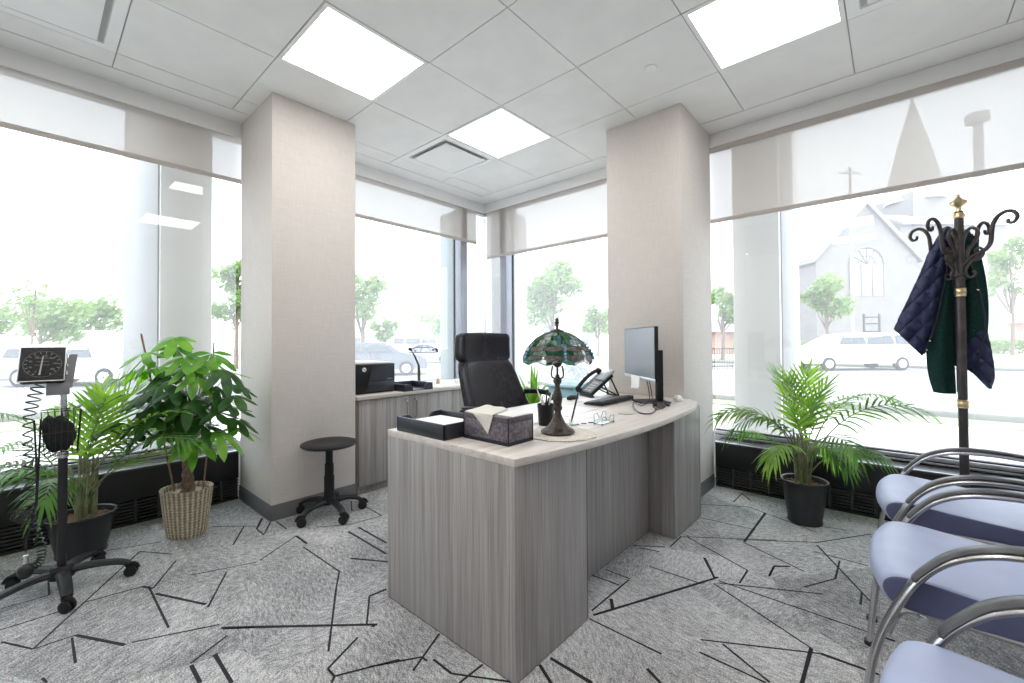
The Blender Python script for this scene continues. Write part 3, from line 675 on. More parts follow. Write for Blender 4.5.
obj('edge_piping', bm, M_dknavy, tb)
bm = nb(); box(bm, bx0+.02, bx1-.005, by0+.03, by1-.003, DZ+bh-.001, DZ+bh+.0025, .001); obj('top_insert', bm, M_paper, tb)
bm = nb()
def cl(s, q):      # s across, q from the box top to the hanging point
    zt = DZ+bh+.004
    if q < .45:
        k = q/.45; x = bx0-.02+(.155)*s+.03*k; y = by0+.12-(.124)*k
        return V(x, y, zt+.012*math.sin(PI*s)*(1-k)+.004*math.sin(9*s)*(1-k))
    k = (q-.45)/.55; w_ = 1-k**1.1
    cx = bx0+.112+.03*k
    return V(cx+(s-.5)*.115*w_, by0-.005-.003*math.sin(6*s)*(1-k), zt-.075*k*(1-.25*abs(s-.5)*2*(1-k)))
grid(bm, cl, 16, 18)
obj('cloth', bm, mat('cream_cloth', (.70, .67, .60), .9, var=.05, vscale=30), tb, solid=.002, label='pale cream cloth drawn over the front edge')

# crochet doily
LX, LY = 2.147, 1.778
bm = nb()
prof = [(0, .0), (.115, 0), (.138, .0), (.141, .004), (.12, .006), (0, .0045)]
lathe(bm, prof, (LX+.008, LY+.012, DZ+.0005), 72, lob=lambda a, j: 1+(.06*abs(math.sin(a*6))+.02*math.sin(a*3+1) if j in (2, 3) else 0), sm=True)
tag(obj('doily', bm, M_doily), 'round cream crocheted doily under the stained-glass lamp', 'doily')

# stained-glass table lamp
tl = thing('stained_glass_lamp', 'bronze table lamp with a green dragonfly stained-glass shade on the desk', 'table lamp', (LX, LY, DZ+.007))
z0 = DZ+.007
bm = nb()
prof = [(0, 0), (.064, 0), (.070, .003), (.071, .008), (.064, .014), (.052, .020), (.040, .030), (.030, .044), (.021, .062), (.015, .080), (.0135, .092), (.019, .098), (.020, .106), (.016, .116), (.019, .132), (.0205, .146), (.017, .166), (.012, .182), (.0095, .196), (.011, .203), (.0175, .212), (.018, .221), (.010, .232), (.008, .243)]
lathe(bm, prof, (LX, LY, z0), 36, lob=lambda a, j: 1+(.05*math.sin(a*9)*(1 if 3 < j < 9 else .5 if j > 12 else 0)))
obj('base', bm, M_bronze, tl)
bm = nb()
for a in (0.4, 0.4+PI): 
    tube(bm, smooth_path([(LX+.006*math.cos(a), LY+.006*math.sin(a), z0+.226), (LX+.022*math.cos(a), LY+.022*math.sin(a), z0+.232), (LX+.026*math.cos(a), LY+.026*math.sin(a), z0+.25), (LX+.02*math.cos(a), LY+.02*math.sin(a), z0+.28)], 4), .0035, 6)
tube(bm, [(LX, LY, z0+.24), (LX, LY, z0+.435)], .0045, 8); ball(bm, (LX, LY, z0+.30), .022, s=(1, 1, 1.3)); obj('harp', bm, M_bronze, tl)
# dome
NS, NR = 40, 7
def dome(s, q, k=1.0):
    a = 2*PI*s; r = .028+(.146-.028)*math.sin(q*PI/2*.93)/math.sin(PI/2*.93)
    z = .423-.128*(q**1.55)
    if q > .93: z -= .007*math.sin(a*9)
    if q > .98: r *= .985
    return V(LX+r*k*math.cos(a), LY+r*k*math.sin(a), z0+z)
def jit(i, j):
    i %= NS
    random.seed(i*31+j*7); return (random.uniform(-.35, .35)/NS if 0 < j < NR else 0), (random.uniform(-.3, .3)/NR if 0 < j < NR else 0)
def glz(name, col, al=.55):
    m, n, p, out_ = nodes(name); N, L = n.nodes.new, n.links.new
    p.inputs['Base Color'].default_value = col+(1,); p.inputs['Roughness'].default_value = .15
    t = N('ShaderNodeTexCoord'); z = N('ShaderNodeTexNoise'); z.inputs['Scale'].default_value = 60; r = N('ShaderNodeValToRGB')
    r.color_ramp.elements[0].position = .3; r.color_ramp.elements[1].position = .7
    r.color_ramp.elements[0].color = tuple(x*.6 for x in col)+(1,); r.color_ramp.elements[1].color = tuple(min(1, x*1.5) for x in col)+(1,)
    L(t.outputs['Object'], z.inputs['Vector']); L(z.outputs['Fac'], r.inputs['Fac'])
    tr = N('ShaderNodeBsdfTranslucent'); tp = N('ShaderNodeBsdfTransparent'); L(r.outputs['Color'], tr.inputs['Color']); L(r.outputs['Color'], p.inputs['Base Color']); L(r.outputs['Color'], tp.inputs['Color'])
    a = N('ShaderNodeMixShader'); a.inputs[0].default_value = .5; L(p.outputs[0], a.inputs[1]); L(tr.outputs[0], a.inputs[2])
    b = N('ShaderNodeMixShader'); b.inputs[0].default_value = al; L(tp.outputs[0], b.inputs[1]); L(a.outputs[0], b.inputs[2]); L(b.outputs[0], out_.inputs['Surface'])
    return m
GL = [glz('glass_deep_green', (.02, .10, .05)), glz('glass_green', (.07, .24, .13)), glz('glass_pale_green', (.26, .44, .32)), glz('glass_blue', (.14, .30, .42)),
      glz('glass_clear', (.78, .80, .82), .35), glz('wing_glass', (.30, .27, .25), .8), glz('body_glass', (.05, .35, .50), .8)]
bm = nb(); vs = []
for i in range(NS):
    row = []
    for j in range(NR+1):
        ds, dq = jit(i, j); row.append(bm.verts.new(dome(i/NS+ds, min(1, max(0, j/NR+dq)))))
    vs.append(row)
random.seed(5)
CAMA = math.atan2(CAM.y-LY, CAM.x-LX)/(2*PI)
for i in range(NS):
    for j in range(NR):
        f = bm.faces.new((vs[i][j], vs[(i+1) % NS][j], vs[(i+1) % NS][j+1], vs[i][j+1]))
        q = random.random(); sec = (i % 8)
        if j < 4: f.material_index = 4 if (sec in (6, 7) and q < .7) else (1 if q < .5 else 0 if q < .72 else 2 if q < .9 else 3)
        else: f.material_index = 4 if sec in (5, 6, 7) or q < .15 else (0 if q < .6 else 1)
        f.smooth = False
shd = obj('lamp_shade', bm, GL, tl, sharp=180)
bm = nb()
P_ = lambda i, j: vs_co[(i % NS, j)]
vs_co = {}
for i in range(NS):
    for j in range(NR+1):
        ds, dq = jit(i, j); vs_co[(i, j)] = dome(i/NS+ds, min(1, max(0, j/NR+dq)), 1.004)
for i in range(NS):
    for j in range(NR):
        tube(bm, [P_(i, j), P_(i, j+1)], .0009, 4, caps=False); tube(bm, [P_(i, j+1), P_(i+1, j+1)], .0012 if j == NR-1 else .0009, 4, caps=False)
obj('leading', bm, M_bronze, shd)
NDF = 5
off = CAMA+.035                                 # five dragonflies round the rim, one near the camera side
for d in range(NDF):
    s0 = off+d/NDF
    bm = nb()
    for sg in (-1, 1):
        for (qa, ln, wq, dr) in ((.68, .088, .060, .015), (.885, .084, .056, -.012)):
            def wing(s, q, sg=sg, qa=qa, ln=ln, wq=wq, dr=dr):
                L_ = .008+ln*s; wid = wq*math.sin(PI*(.10+.86*s))**.6*(.75+.5*s)
                return dome(s0+sg*L_, min(1.0, qa+dr*0+(q-.5)*2*wid), 1.014)
            grid(bm, wing, 10, 4, mi=0)
            for e in (0, 1): tube(bm, [wing(k/10, e) for k in range(11)], .0013, 4, mi=1, caps=False)
            tube(bm, [wing(1, k/4) for k in range(5)], .0013, 4, mi=1, caps=False)
            for k in (2, 4, 6, 8): tube(bm, [wing(k/10, 0), wing(k/10, 1)], .0006, 3, mi=1, caps=False)
            tube(bm, [wing(k/10, .5) for k in range(11)], .0006, 3, mi=1, caps=False)
    obj('wings', bm, [GL[5], M_bronze], shd, label='beige mesh-patterned dragonfly wings')
    bm = nb()
    for k, (q, r) in enumerate(((.50, .0035), (.57, .0042), (.65, .0052), (.73, .0066), (.81, .0076), (.88, .0066), (.95, .005))):
        ball(bm, dome(s0, q, 1.03), r, s=(1, 1, 1.15), sub=2)
    obj('dragonfly_body', bm, mat('blue_glass_jewel', (.06, .22, .36), .12, spec=.7, var=.6, vscale=60, coat=1), shd)
bm = nb(); lathe(bm, [(.031, .420), (.030, .428), (.012, .434), (.006, .437), (.005, .443), (.009, .448), (.006, .454), (.010, .462), (.007, .470), (.009, .474), (.004, .482), (.0, .484)], (LX, LY, z0), 20)
obj('finial', bm, M_bronze, tl)

# pen cup
pc = thing('pen_cup', 'dark pen cup with white pens behind the stained-glass lamp', 'pen cup', (1.985, 1.91, DZ))
cx, cy = 1.985, 1.91
bm = nb(); lathe(bm, [(0, 0), (.032, 0), (.034, .003), (.040, .098), (.038, .098), (.032, .006), (0, .005)], (cx, cy, DZ), 28); obj('cup', bm, M_blackpl, pc)
for k, (dx, dy, ln, c) in enumerate(((-.02, -.018, .165, 'w'), (-.012, .02, .15, 'k'), (.018, .01, .155, 'w'), (.0, -.02, .14, 'w'), (.02, -.012, .13, 'k'))):
    p0 = V(cx-dx*.5, cy-dy*.5, DZ+.01); p1 = V(cx+dx*1.5, cy+dy*1.5, DZ+ln)
    pn = thing('pen', 'pale pen' , 'pen', (cx, cy, DZ)) if False else None
    bm = nb(); tube(bm, [p0, p0.lerp(p1, .85), p1], [.0042, .0042, .002], 8)
    o = obj('pen', bm, M_paper if c == 'w' else M_blackpl)
    tag(o, ('tallest pale pen in the cup behind the stained-glass lamp', 'dark pen leaning toward the pier in the pen cup', 'pale pen leaning toward the keyboard in the pen cup', 'short pale pen upright in the pen cup', 'shortest dark pen in the cup behind the stained-glass lamp')[k], 'pen', 'pens in the cup')
# pen on a stand
ps = thing('desk_pen', 'black pen slanting out of a small round holder beside the lamp foot', 'pen holder', (2.075, 1.985, DZ))
bm = nb(); lathe(bm, [(0, 0), (.030, 0), (.032, .004), (.028, .010), (.012, .014), (.010, .026), (.0, .026)], (2.075, 1.985, DZ), 24, sy=1); obj('base', bm, M_clear, ps)
bm = nb(); p0 = V(2.075, 1.985, DZ+.012); p1 = V(2.04, 2.10, DZ+.135); tube(bm, [p0, p0.lerp(p1, .15), p0.lerp(p1, .9), p1], [.002, .0045, .005, .003], 8); obj('pen', bm, M_blackpl, ps)
# key ring of small clips beside it
bm = nb()
for k in range(5):
    c = V(2.10+.012*k, 2.0+.014*(k % 2)+.012*k, DZ+.004)
    tube(bm, [c+V(.010*math.cos(a), .007*math.sin(a), .0015*k) for a in [2*PI*i/10 for i in range(10)]], .0012, 5, closed=True)
tag(obj('key_ring', bm, M_iron), 'small tangle of metal clips beside the lamp foot', 'clips', kind='stuff')

# card holder: wire house shape with clear sides
ch = thing('card_holder', 'small empty clear card holder with dark wire edges on the desk', 'card holder', (2.175, 2.12, DZ))
hx0, hx1, hy0, hy1 = 2.150, 2.192, 2.065, 2.175
bm = nb()
for x in (hx0, hx1):
    h = .048 if x == hx0 else .036
    p = [(x, hy0, DZ+.004), (x, hy0, DZ+h), (x, hy0+.03, DZ+h), (x, hy0+.045, DZ+h*.55), (x, hy1-.045, DZ+h*.55), (x, hy1-.03, DZ+h), (x, hy1, DZ+h), (x, hy1, DZ+.004)]
    tube(bm, p, .0013, 5, closed=True)
for y in (hy0, hy1): tube(bm, [(hx0, y, DZ+.004), (hx1, y, DZ+.004)], .0013, 5)
for x in (hx0, hx1):
    for y in (hy0, hy1): tube(bm, [(x, y, DZ), (x, y, DZ+.006)], .003, 6)
obj('wire_frame', bm, M_iron, ch)
bm = nb(); box(bm, hx0+.001, hx0+.003, hy0, hy1, DZ+.003, DZ+.026); box(bm, hx1-.003, hx1-.001, hy0, hy1, DZ+.003, DZ+.02); box(bm, hx0, hx1, hy0, hy1, DZ+.002, DZ+.004); obj('clear_sides', bm, M_clear, ch)
# coaster, mat
bm = nb(); lathe(bm, [(0, 0), (.038, 0), (.042, .003), (.04, .005), (0, .004)], (2.12, 2.44, DZ), 30)
tag(obj('coaster', bm, mat('pale_coaster', (.50, .50, .44), .5)), 'round pale coaster lying between card holder and cable', 'coaster')
sheet('desk_pad', 'wide white blotter lying flat on the desk before the keyboard', 'desk pad', (1.735, 2.15, DZ), .40, .66, .0025, 0, mat('white_blotter', (.80, .80, .80), .4))
sheet('paper_sheet', 'white sheet half under the keyboard and phone', 'paper', (1.70, 2.83, DZ), .30, .26, .001, .1)

# keyboard
kb = thing('keyboard', 'black computer keyboard lying before the monitor', 'keyboard', (1.845, 2.775, DZ))
bm = nb(); prism(bm, [(1.775, 2.57, DZ+.003), (1.905, 2.57, DZ+.003), (1.905, 2.57, DZ+.024), (1.895, 2.57, DZ+.026), (1.780, 2.57, DZ+.013), (1.775, 2.57, DZ+.010)], (0, .41, 0), bev=.0012)
obj('case', bm, M_blackpl, kb)
bm = nb()
for r in range(5):
    for c in range(20):
        x = 1.783+r*.0222; y = 2.577+c*.0199; zz = DZ+.0135+(x-1.78)*.113
        box(bm, x, x+.019, y, y+.0168, zz, zz+.0045, .0006)
obj('keys', bm, mat('key_charcoal', (.05, .052, .058), .5), kb)
bm = nb(); box(bm, 1.79, 1.80, 2.6, 2.62, DZ, DZ+.004); box(bm, 1.88, 1.89, 2.6, 2.62, DZ, DZ+.004); box(bm, 1.88, 1.89, 2.93, 2.95, DZ, DZ+.004); box(bm, 1.79, 1.80, 2.93, 2.95, DZ, DZ+.004); obj('feet', bm, M_gask, kb)

# desk phone, leaning on its stand, facing the chair
ph = thing('desk_phone', 'black desk telephone leaning on its stand beside the keyboard', 'telephone', (1.60, 2.97, DZ))
A = math.atan2(-.86, -.5)                      # the way it faces
def phm(): return Matrix.Translation((1.64, 3.01, DZ)) @ Matrix.Rotation(A, 4, 'Z')
tilt = math.radians(38)
def slab(p):        # local: x toward the user, slab coordinate l up the slope
    l, y, h = p; return V(.125-l*math.cos(tilt)-h*math.sin(tilt)*-1*0-h*math.sin(tilt)*-1*0 + h*math.sin(tilt), y, .012+l*math.sin(tilt)+h*math.cos(tilt))
def slbox(bm, l0, l1, y0, y1, h0, h1, bev=.004):
    t = bmesh.new(); box(t, l0, l1, y0, y1, h0, h1, bev)
    for v in t.verts: v.co = slab(v.co)
    merge(bm, t, phm())
bm = nb(); slbox(bm, 0, .215, -.085, .105, 0, .022); obj('body', bm, M_blackpl, ph)
bm = nb(); slbox(bm, .012, .13, -.02, .098, .022, .026, .001); obj('button_field', bm, mat('phone_grey', (.22, .23, .25), .5), ph)
bm = nb()
for i in range(4):
    for j in range(3): slbox(bm, .02+i*.024, .036+i*.024, .0+j*.028, .018+j*.028, .026, .030, .001)
obj('buttons', bm, mat('phone_button', (.55, .56, .58), .5), ph)
bm = nb(); slbox(bm, .14, .245, -.01, .1, .016, .034, .004); slbox(bm, .15, .236, 0, .09, .034, .036, .001); obj('display', bm, mat('phone_display', (.42, .45, .48), .25), ph)
bm = nb(); pth = [(.004, -.055, .028), (.012, -.055, .05), (.05, -.055, .060), (.11, -.055, .066), (.17, -.055, .060), (.205, -.055, .048), (.212, -.055, .028)]
pts = [phm() @ slab(p) for p in smooth_path(pth, 4)]
pts = [Vector(p) for p in pts]; rr = [.022 if (i < 5 or i > len(pts)-6) else .0135 for i in range(len(pts))]
tube(bm, pts, rr, 10); obj('handset', bm, M_blackpl, ph)
bm = nb()
for y in (-.06, .08):
    t = bmesh.new(); tube(t, [slab((.20, y, 0)), V(-.10, y, .004)], .006, 6); tube(t, [slab((.10, y, 0)), V(-.10, y, .004)], .005, 6); merge(bm, t, phm())
t = bmesh.new(); box(t, -.105, -.09, -.07, .09, 0, .009, .002); box(t, .10, .13, -.07, .09, 0, .014, .002); merge(bm, t, phm())
obj('stand', bm, M_blackpl, ph)
# mouse
bm = nb(); ball(bm, (1.585, 2.735, DZ+.006), .034, s=(1.0, 1.55, .75), sub=3)
for v in bm.verts: v.co.z = max(v.co.z, DZ)
tag(obj('computer_mouse', bm, M_blackpl), 'black rounded mouse lying at the foot of the telephone', 'mouse')

# monitor
PR, PL = V(2.175, 2.70, 0), V(1.80, 3.065, 0)
ax = (PL-PR).normalized(); nrm = V(-ax.y, ax.x, 0); nrm = nrm if nrm.dot(V(CAM.x, CAM.y, 0)-PR) > 0 else -nrm
mw = (PL-PR).length; mid = (PR+PL)/2
mo = thing('monitor', 'flat computer monitor on a black stand with a white note on it', 'monitor', (mid.x, mid.y, DZ))
MM = Matrix(((ax.x, nrm.x, 0, mid.x), (ax.y, nrm.y, 0, mid.y), (0, 0, 1, DZ), (0, 0, 0, 1)))
def mbx(x0, x1, y0, y1, z0, z1, bev=0, bm=None):
    t = bmesh.new(); box(t, x0, x1, y0, y1, z0, z1, bev); merge(bm, t, MM)
hw = mw/2; zb, zt = .148, .474
bm = nb(); mbx(-hw, hw, -.022, .0, zb, zt, .003, bm); mbx(-hw*.6, hw*.6, -.04, -.02, zb+.06, zt-.06, .01, bm); obj('housing', bm, M_blackpl, mo)
bm = nb(); mbx(-hw+.006, hw-.006, -.001, .0012, zb+.022, zt-.006, 0, bm); obj('screen', bm, M_screen, mo)
bm = nb(); mbx(-hw, hw, -.002, .0016, zb, zb+.02, .0006, bm); obj('chin_bezel', bm, M_alu, mo, label='silver strip under the screen')
bm = nb(); mbx(-.026, .026, -.152, -.118, .008, .33, .004, bm); mbx(-.03, .03, -.125, -.03, .255, .315, .006, bm); obj('stand_neck', bm, M_blackpl, mo)
bm = nb(); mbx(-.085, .085, -.175, .015, 0, .010, .003, bm); obj('stand_base', bm, M_blackpl, mo)
bm = nb()
t = bmesh.new(); grid(t, lambda s, q: V(.045+.15*(s-.5)*(1), .004+.006*q*q+.002*math.sin(7*s*q), zb+.018-.078*q-.012*s*q), 6, 6); merge(bm, t, MM)
tag(obj('sticky_note', bm, M_paper, solid=.0006), 'white paper note hanging from the bottom edge of the monitor', 'note')
bm = nb()
for k, dx in enumerate((-.05, -.09)):
    p = [MM @ V(dx, -.03, .16), MM @ V(dx+.01, -.05, .08), MM @ V(dx-.02, -.04, .02), MM @ V(dx-.06, .02, .008), MM @ V(dx-.10, .06, .006)]
    tube(bm, smooth_path(p, 5), .003, 6)
obj('cable', bm, M_black, mo)
# loose cable and connector heap on the desk
bm = nb()
p = [(2.02, 2.78, .006), (2.02, 2.76, .022), (2.07, 2.63, .014), (2.14, 2.53, .005), (2.20, 2.47, .004), (2.235, 2.50, .004), (2.215, 2.60, .004), (2.19, 2.68, .006), (2.20, 2.76, .012), (2.17, 2.86, .006)]
tube(bm, smooth_path([V(a, b, DZ+c) for a, b, c in p], 6), .0042, 7)
tag(obj('cable', bm, M_black), 'black cable looped flat on the desk before the monitor', 'cable')
ad = thing('power_adapter', 'tangled black and silver adapter with clips at the desk edge by the pier', 'adapter', (2.20, 2.72, DZ))
bm = nb()
for k in range(4):
    c = V(2.20+.012*math.sin(k*2), 2.66+.045*k, DZ+.014)
    tube(bm, smooth_path([c+V(.020*math.cos(a), .028*math.sin(a), .010*math.sin(a*2+k)) for a in [2*PI*i/8 for i in range(8)]], 3, closed=True), .0032, 6, closed=True)
obj('loops', bm, M_iron, ad)
bm = nb(); box(bm, 2.13, 2.17, 2.76, 2.83, DZ, DZ+.022, .005); box(bm, 2.17, 2.20, 2.83, 2.86, DZ, DZ+.016, .004); obj('plug', bm, M_blackpl, ad)
bm = nb(); ball(bm, (2.17, 3.06, DZ+.022), .024, s=(1.2, 1.2, .9), rough=.5, sub=2); tag(obj('paper_ball', bm, M_paper), 'small crumpled white paper behind the monitor foot', 'paper')

# pale blue bin with a clear bag, on the floor beyond the desk
bn = thing('waste_bin', 'tall pale blue bin with a clear bag, beyond the desk by the window', 'bin', (1.22, 3.22, 0))
bm = nb(); box(bm, 1.09, 1.35, 3.10, 3.36, 0.0, .765, .03)
for v in bm.verts:
    k = .86+.14*v.co.z/.8; v.co.x = 1.22+(v.co.x-1.22)*k; v.co.y = 3.23+(v.co.y-3.23)*k
obj('body', bm, M_bluebin, bn)
bm = nb(); box(bm, 1.08, 1.36, 3.09, 3.37, .762, .79, .012); obj('rim', bm, mat('pale_blue_rim', (.48, .68, .74), .45), bn)
bm = nb(); ball(bm, (1.26, 3.27, .855), .12, s=(1, 1.1, .85), sub=4, rough=.35); obj('clear_bag', bm, glassmat('crumpled_bag', (.93, .95, .97), .22, .12), bn)

# black leather office chair
oc = thing('office_chair', 'black leather high-back office chair drawn up behind the desk', 'office chair', (1.32, 2.44, 0))
yc = 2.40
def backp(s, q, side, z0_, z1_, w0, w1, th, r0=.03):
    # s round the outline, q up; x leans back toward the top
    z = z0_+(z1_-z0_)*q; hwid = (w0+(w1-w0)*q)/2
    e = 1 - (abs(2*q-1)**9)*.09
    a = 2*PI*s; n_ = .2
    cx_, sy_ = math.cos(a), math.sin(a)
    px_ = math.copysign(abs(cx_)**n_, cx_)*th/2*e; py_ = math.copysign(abs(sy_)**n_, sy_)*hwid*e
    lean = 1.052+(.44*(1.02-z)**1.0 if z < 1.02 else 0)
    return V(lean+px_-.006*math.sin(PI*q)+(.03*(abs(py_)/hwid)**2), yc+py_, z)
def pillow(bm, z0_, z1_, w0, w1, th):
    rows = grid(bm, lambda s, q: backp(s, q, 0, z0_, z1_, w0, w1, th), 44, 14, wrap=True)
    n = len(rows)
    for j in (0, -1):
        c = sum((r[j].co for r in rows), Vector())/n + V(0, 0, .008 if j else -.008)
        cv = bm.verts.new(c)
        for i in range(n): f = bm.faces.new((rows[i][j], rows[(i+1) % n][j], cv)); f.smooth = True
bm = nb(); pillow(bm, 1.003, 1.190, .466, .456, .10); obj('headrest', bm, M_leather, oc)
bm = nb(); pillow(bm, .50, 1.003, .60, .462, .094); obj('backrest', bm, M_leather, oc)
bm = nb(); box(bm, 1.24, 1.72-.24, yc-.26, yc+.26, .43, .53, .035, seg=4); obj('seat', bm, M_leather, oc)
for s in (1, -1):
    dz = 0 if s == 1 else -.06
    bm = nb(); yy = yc+s*.30
    tube(bm, smooth_path([(1.20, yc+s*.27, .60), (1.17, yy, .72+dz), (1.20, yy, .765+dz), (1.30, yy, .775+dz), (1.40, yy, .77+dz), (1.445, yy, .74+dz), (1.43, yy, .62), (1.40, yc+s*.25, .46)], 5), .014, 8, side=(0, 1, 0)); a_ = obj('armrest', bm, M_black, oc)
    bm = nb(); tube(bm, smooth_path([(1.20, yy, .782+dz), (1.30, yy, .79+dz), (1.40, yy, .785+dz)], 4), .02, 8, side=(0, 1, 0), flat=.5); obj('arm_pad', bm, M_blackpl, a_)
def star_base(t, cx, cy, R, zh, hub_r, a0, legm, casterm, arch=.0, zt=.05, leg_w=.022, name='leg', wheel=.026):
    for k in range(5):
        a = a0+2*PI*k/5; d = V(math.cos(a), math.sin(a), 0); s = V(-d.y, d.x, 0); c = V(cx, cy, 0)
        bm = nb()
        pth = smooth_path([c+d*hub_r*.3+V(0, 0, zh), c+d*R*.4+V(0, 0, zh+arch), c+d*R*.8+V(0, 0, zt+.028+arch*.6), c+d*R+V(0, 0, zt+.012)], 4)
        tube(bm, pth, [leg_w*1.15-(leg_w*.35)*i/(len(pth)-1) for i in range(len(pth))], 8, side=s, flat=.62)
        lg = obj(name, bm, legm, t)
        bm = nb(); w = c+d*(R+.004); ca = a+.9*math.sin(k*2.3+1)
        m = Matrix.Translation((w.x, w.y, wheel)) @ Matrix.Rotation(ca, 4, 'Z')
        for sy in (-1, 1):
            q = bmesh.new(); lathe(q, [(0, -.008), (wheel*.7, -.009), (wheel, -.005), (wheel, .005), (wheel*.7, .009), (0, .008)], (0, 0, 0), 18)
            xf(q, Matrix.Translation((0, sy*.011, 0)) @ Matrix.Rotation(PI/2, 4, 'X')); merge(bm, q, m)
        q = bmesh.new(); tube(q, [(0, 0, .0), (0, 0, wheel*1.5)], .006, 6); tube(q, smooth_path([(wheel*.9, 0, .008), (wheel*.6, 0, wheel*.95), (0, 0, wheel*1.15), (-wheel*.7, 0, wheel*.8)], 3), .008, 6, side=(0, 1, 0), flat=2); merge(bm, q, m)
        obj('caster', bm, casterm, lg)
bm = nb(); tube(bm, [(1.32, yc, .08), (1.32, yc, .30), (1.32, yc, .30), (1.32, yc, .44)], [.03, .03, .018, .018], 14); obj('gas_column', bm, M_black, oc)
star_base(oc, 1.32, yc, .29, .085, .05, .35, M_blackpl, M_blackpl)
# ------------------------------------------------------------------ rolling stool
SX, SY = .412, 1.622
st = thing('rolling_stool', 'round black backless stool on five casters beside the pier', 'stool', (SX, SY, 0))
bm = nb(); lathe(bm, [(0, .455), (.06, .452), (.13, .450), (.165, .455), (.175, .465), (.172, .474), (.15, .480), (.10, .477), (0, .474)], (SX, SY, 0), 48, uv=False)
obj('seat', bm, M_blackpl, st)
bm = nb(); lathe(bm, [(.031, .10), (.032, .255), (.028, .258), (.028, .335), (.023, .338), (.0225, .43), (.035, .44), (.05, .452), (0, .453)], (SX, SY, 0), 24); obj('column', bm, M_blackpl, st)
bm = nb(); lathe(bm, [(0, .07), (.04, .075), (.046, .10), (.038, .12), (0, .12)], (SX, SY, 0), 20); obj('hub', bm, M_blackpl, st)
star_base(st, SX, SY, .205, .088, .05, math.radians(-2), M_blackpl, M_blackpl, arch=.012, leg_w=.025, wheel=.028)

# ------------------------------------------------------------------ blood pressure stand
BX, BY = .335, .408
bp = thing('blood_pressure_stand', 'wheeled blood pressure gauge stand with a square black dial', 'blood pressure monitor', (BX, BY, 0))
star_base(bp, BX, BY, .238, .088, .05, math.radians(2), M_blackpl, M_blackpl, arch=.006, leg_w=.024, wheel=.025)
bm = nb(); lathe(bm, [(0, .06), (.045, .065), (.048, .10), (.034, .12), (.0, .12)], (BX, BY, 0), 20); obj('hub', bm, M_blackpl, bp)
bm = nb(); tube(bm, [(BX, BY, .1), (BX, BY, .63)], .0165, 16); obj('lower_pole', bm, M_black, bp)
bm = nb(); tube(bm, [(BX, BY, .61), (BX, BY, .64)], .02, 16); obj('collar', bm, M_chrome, bp, label='chrome collar')
bm = nb(); tube(bm, [(BX, BY, .64), (BX, BY, .93)], .0115, 14); obj('upper_pole', bm, M_chrome, bp, label='chrome upper pole')
bm = nb(); box(bm, BX-.012, BX+.012, BY-.055, BY+.02, .90, .955, .002); prism(bm, [(BX-.012, BY-.02, .93), (BX-.012, BY+.028, .93), (BX-.012, BY+.045, 1.085), (BX-.012, BY+.02, 1.085)], (.02, 0, 0))
obj('bracket', bm, mat('bracket_grey', (.27, .27, .28), .45, .4), bp)
# gauge head: tilted back a little, facing the room
gt = Matrix.Translation((BX+.012, BY-.066, 1.043)) @ Matrix.Rotation(math.radians(-8), 4, 'Z') @ Matrix.Rotation(math.radians(-24), 4, 'Y')
GM = gt @ Matrix(((0, 0, 1, 0), (1, 0, 0, 0), (0, 1, 0, 0), (0, 0, 0, 1)))    # x right, y up, z toward the room
GM = GM @ Matrix.Diagonal((.95, 1, 1, 1))
def gpart(name, fn, m, par, **k):
    t = bmesh.new(); fn(t); bm = nb(); merge(bm, t, GM); return obj(name, bm, m, par, **k)
gh = gpart('gauge_case', lambda t: (box(t, -.073, .073, -.079, .079, -.05, -.004, .010), box(t, -.076, .076, -.082, .082, -.012, 0, .005)), M_blackpl, bp)
gpart('gauge_bezel', lambda t: [box(t, a, b, c, d, -.002, .004, .001) for a, b, c, d in ((-.077, -.073, -.082, .082), (.073, .077, -.082, .082), (-.073, .073, .079, .083), (-.073, .073, -.083, -.079))], M_alu, gh, label='thin silver rim')
gpart('dial', lambda t: lathe(t, [(0, .0005), (.064, .0005), (.064, .0025), (.0625, .0025), (.0625, .001), (0, .001)], (0, 0, 0), 48), mat('dial_face', (.012, .012, .013), .5, spec=.2), gh)
def marks(t):
    for k in range(16):
        a = math.radians(240-k*20); c, s = math.cos(a), math.sin(a)
        q = bmesh.new(); box(q, .050, .059, -.0012, .0012, .001, .0022); merge(t, q, Matrix.Rotation(a, 4, 'Z'))
    tube(t, [(.0625*math.cos(2*PI*k/40), .0625*math.sin(2*PI*k/40), .002) for k in range(40)], .0008, 4, closed=True)
    box(t, -.026, .026, .0285, .030, .001, .002); box(t, -.026, .024, -.005, -.004, .001, .002); box(t, -.018, .02, .012, .013, .001, .002)
gpart('dial_marks', marks, mat('dial_grey', (.42, .42, .42), .5), gh)
DG = mat('dial_grey', (.42, .42, .42), .5)
for k, n_ in enumerate(range(0, 301, 40)):
    a = math.radians(240-k*40*.99); text('dial_number', str(n_), .0105, DG, GM @ Matrix.Translation((.041*math.cos(a), .041*math.sin(a), .0015)), gh)
gpart('needle', lambda t: prism(t, [(-.002, .038, .0035), (.002, .038, .0035), (-.004, -.052, .0035), (-.010, -.052, .0035)], (0, 0, .001)), M_white, gh)
gpart('cover_glass', lambda t: box(t, -.073, .073, -.079, .079, .0045, .0055), glassmat('gauge_glass', (.95, .95, .95), .025, .02), gh)
gpart('side_clip', lambda t: (box(t, .077, .084, -.01, .05, -.03, -.015, .002), box(t, .077, .083, -.05, -.03, -.03, -.015, .002)), M_chrome, gh)
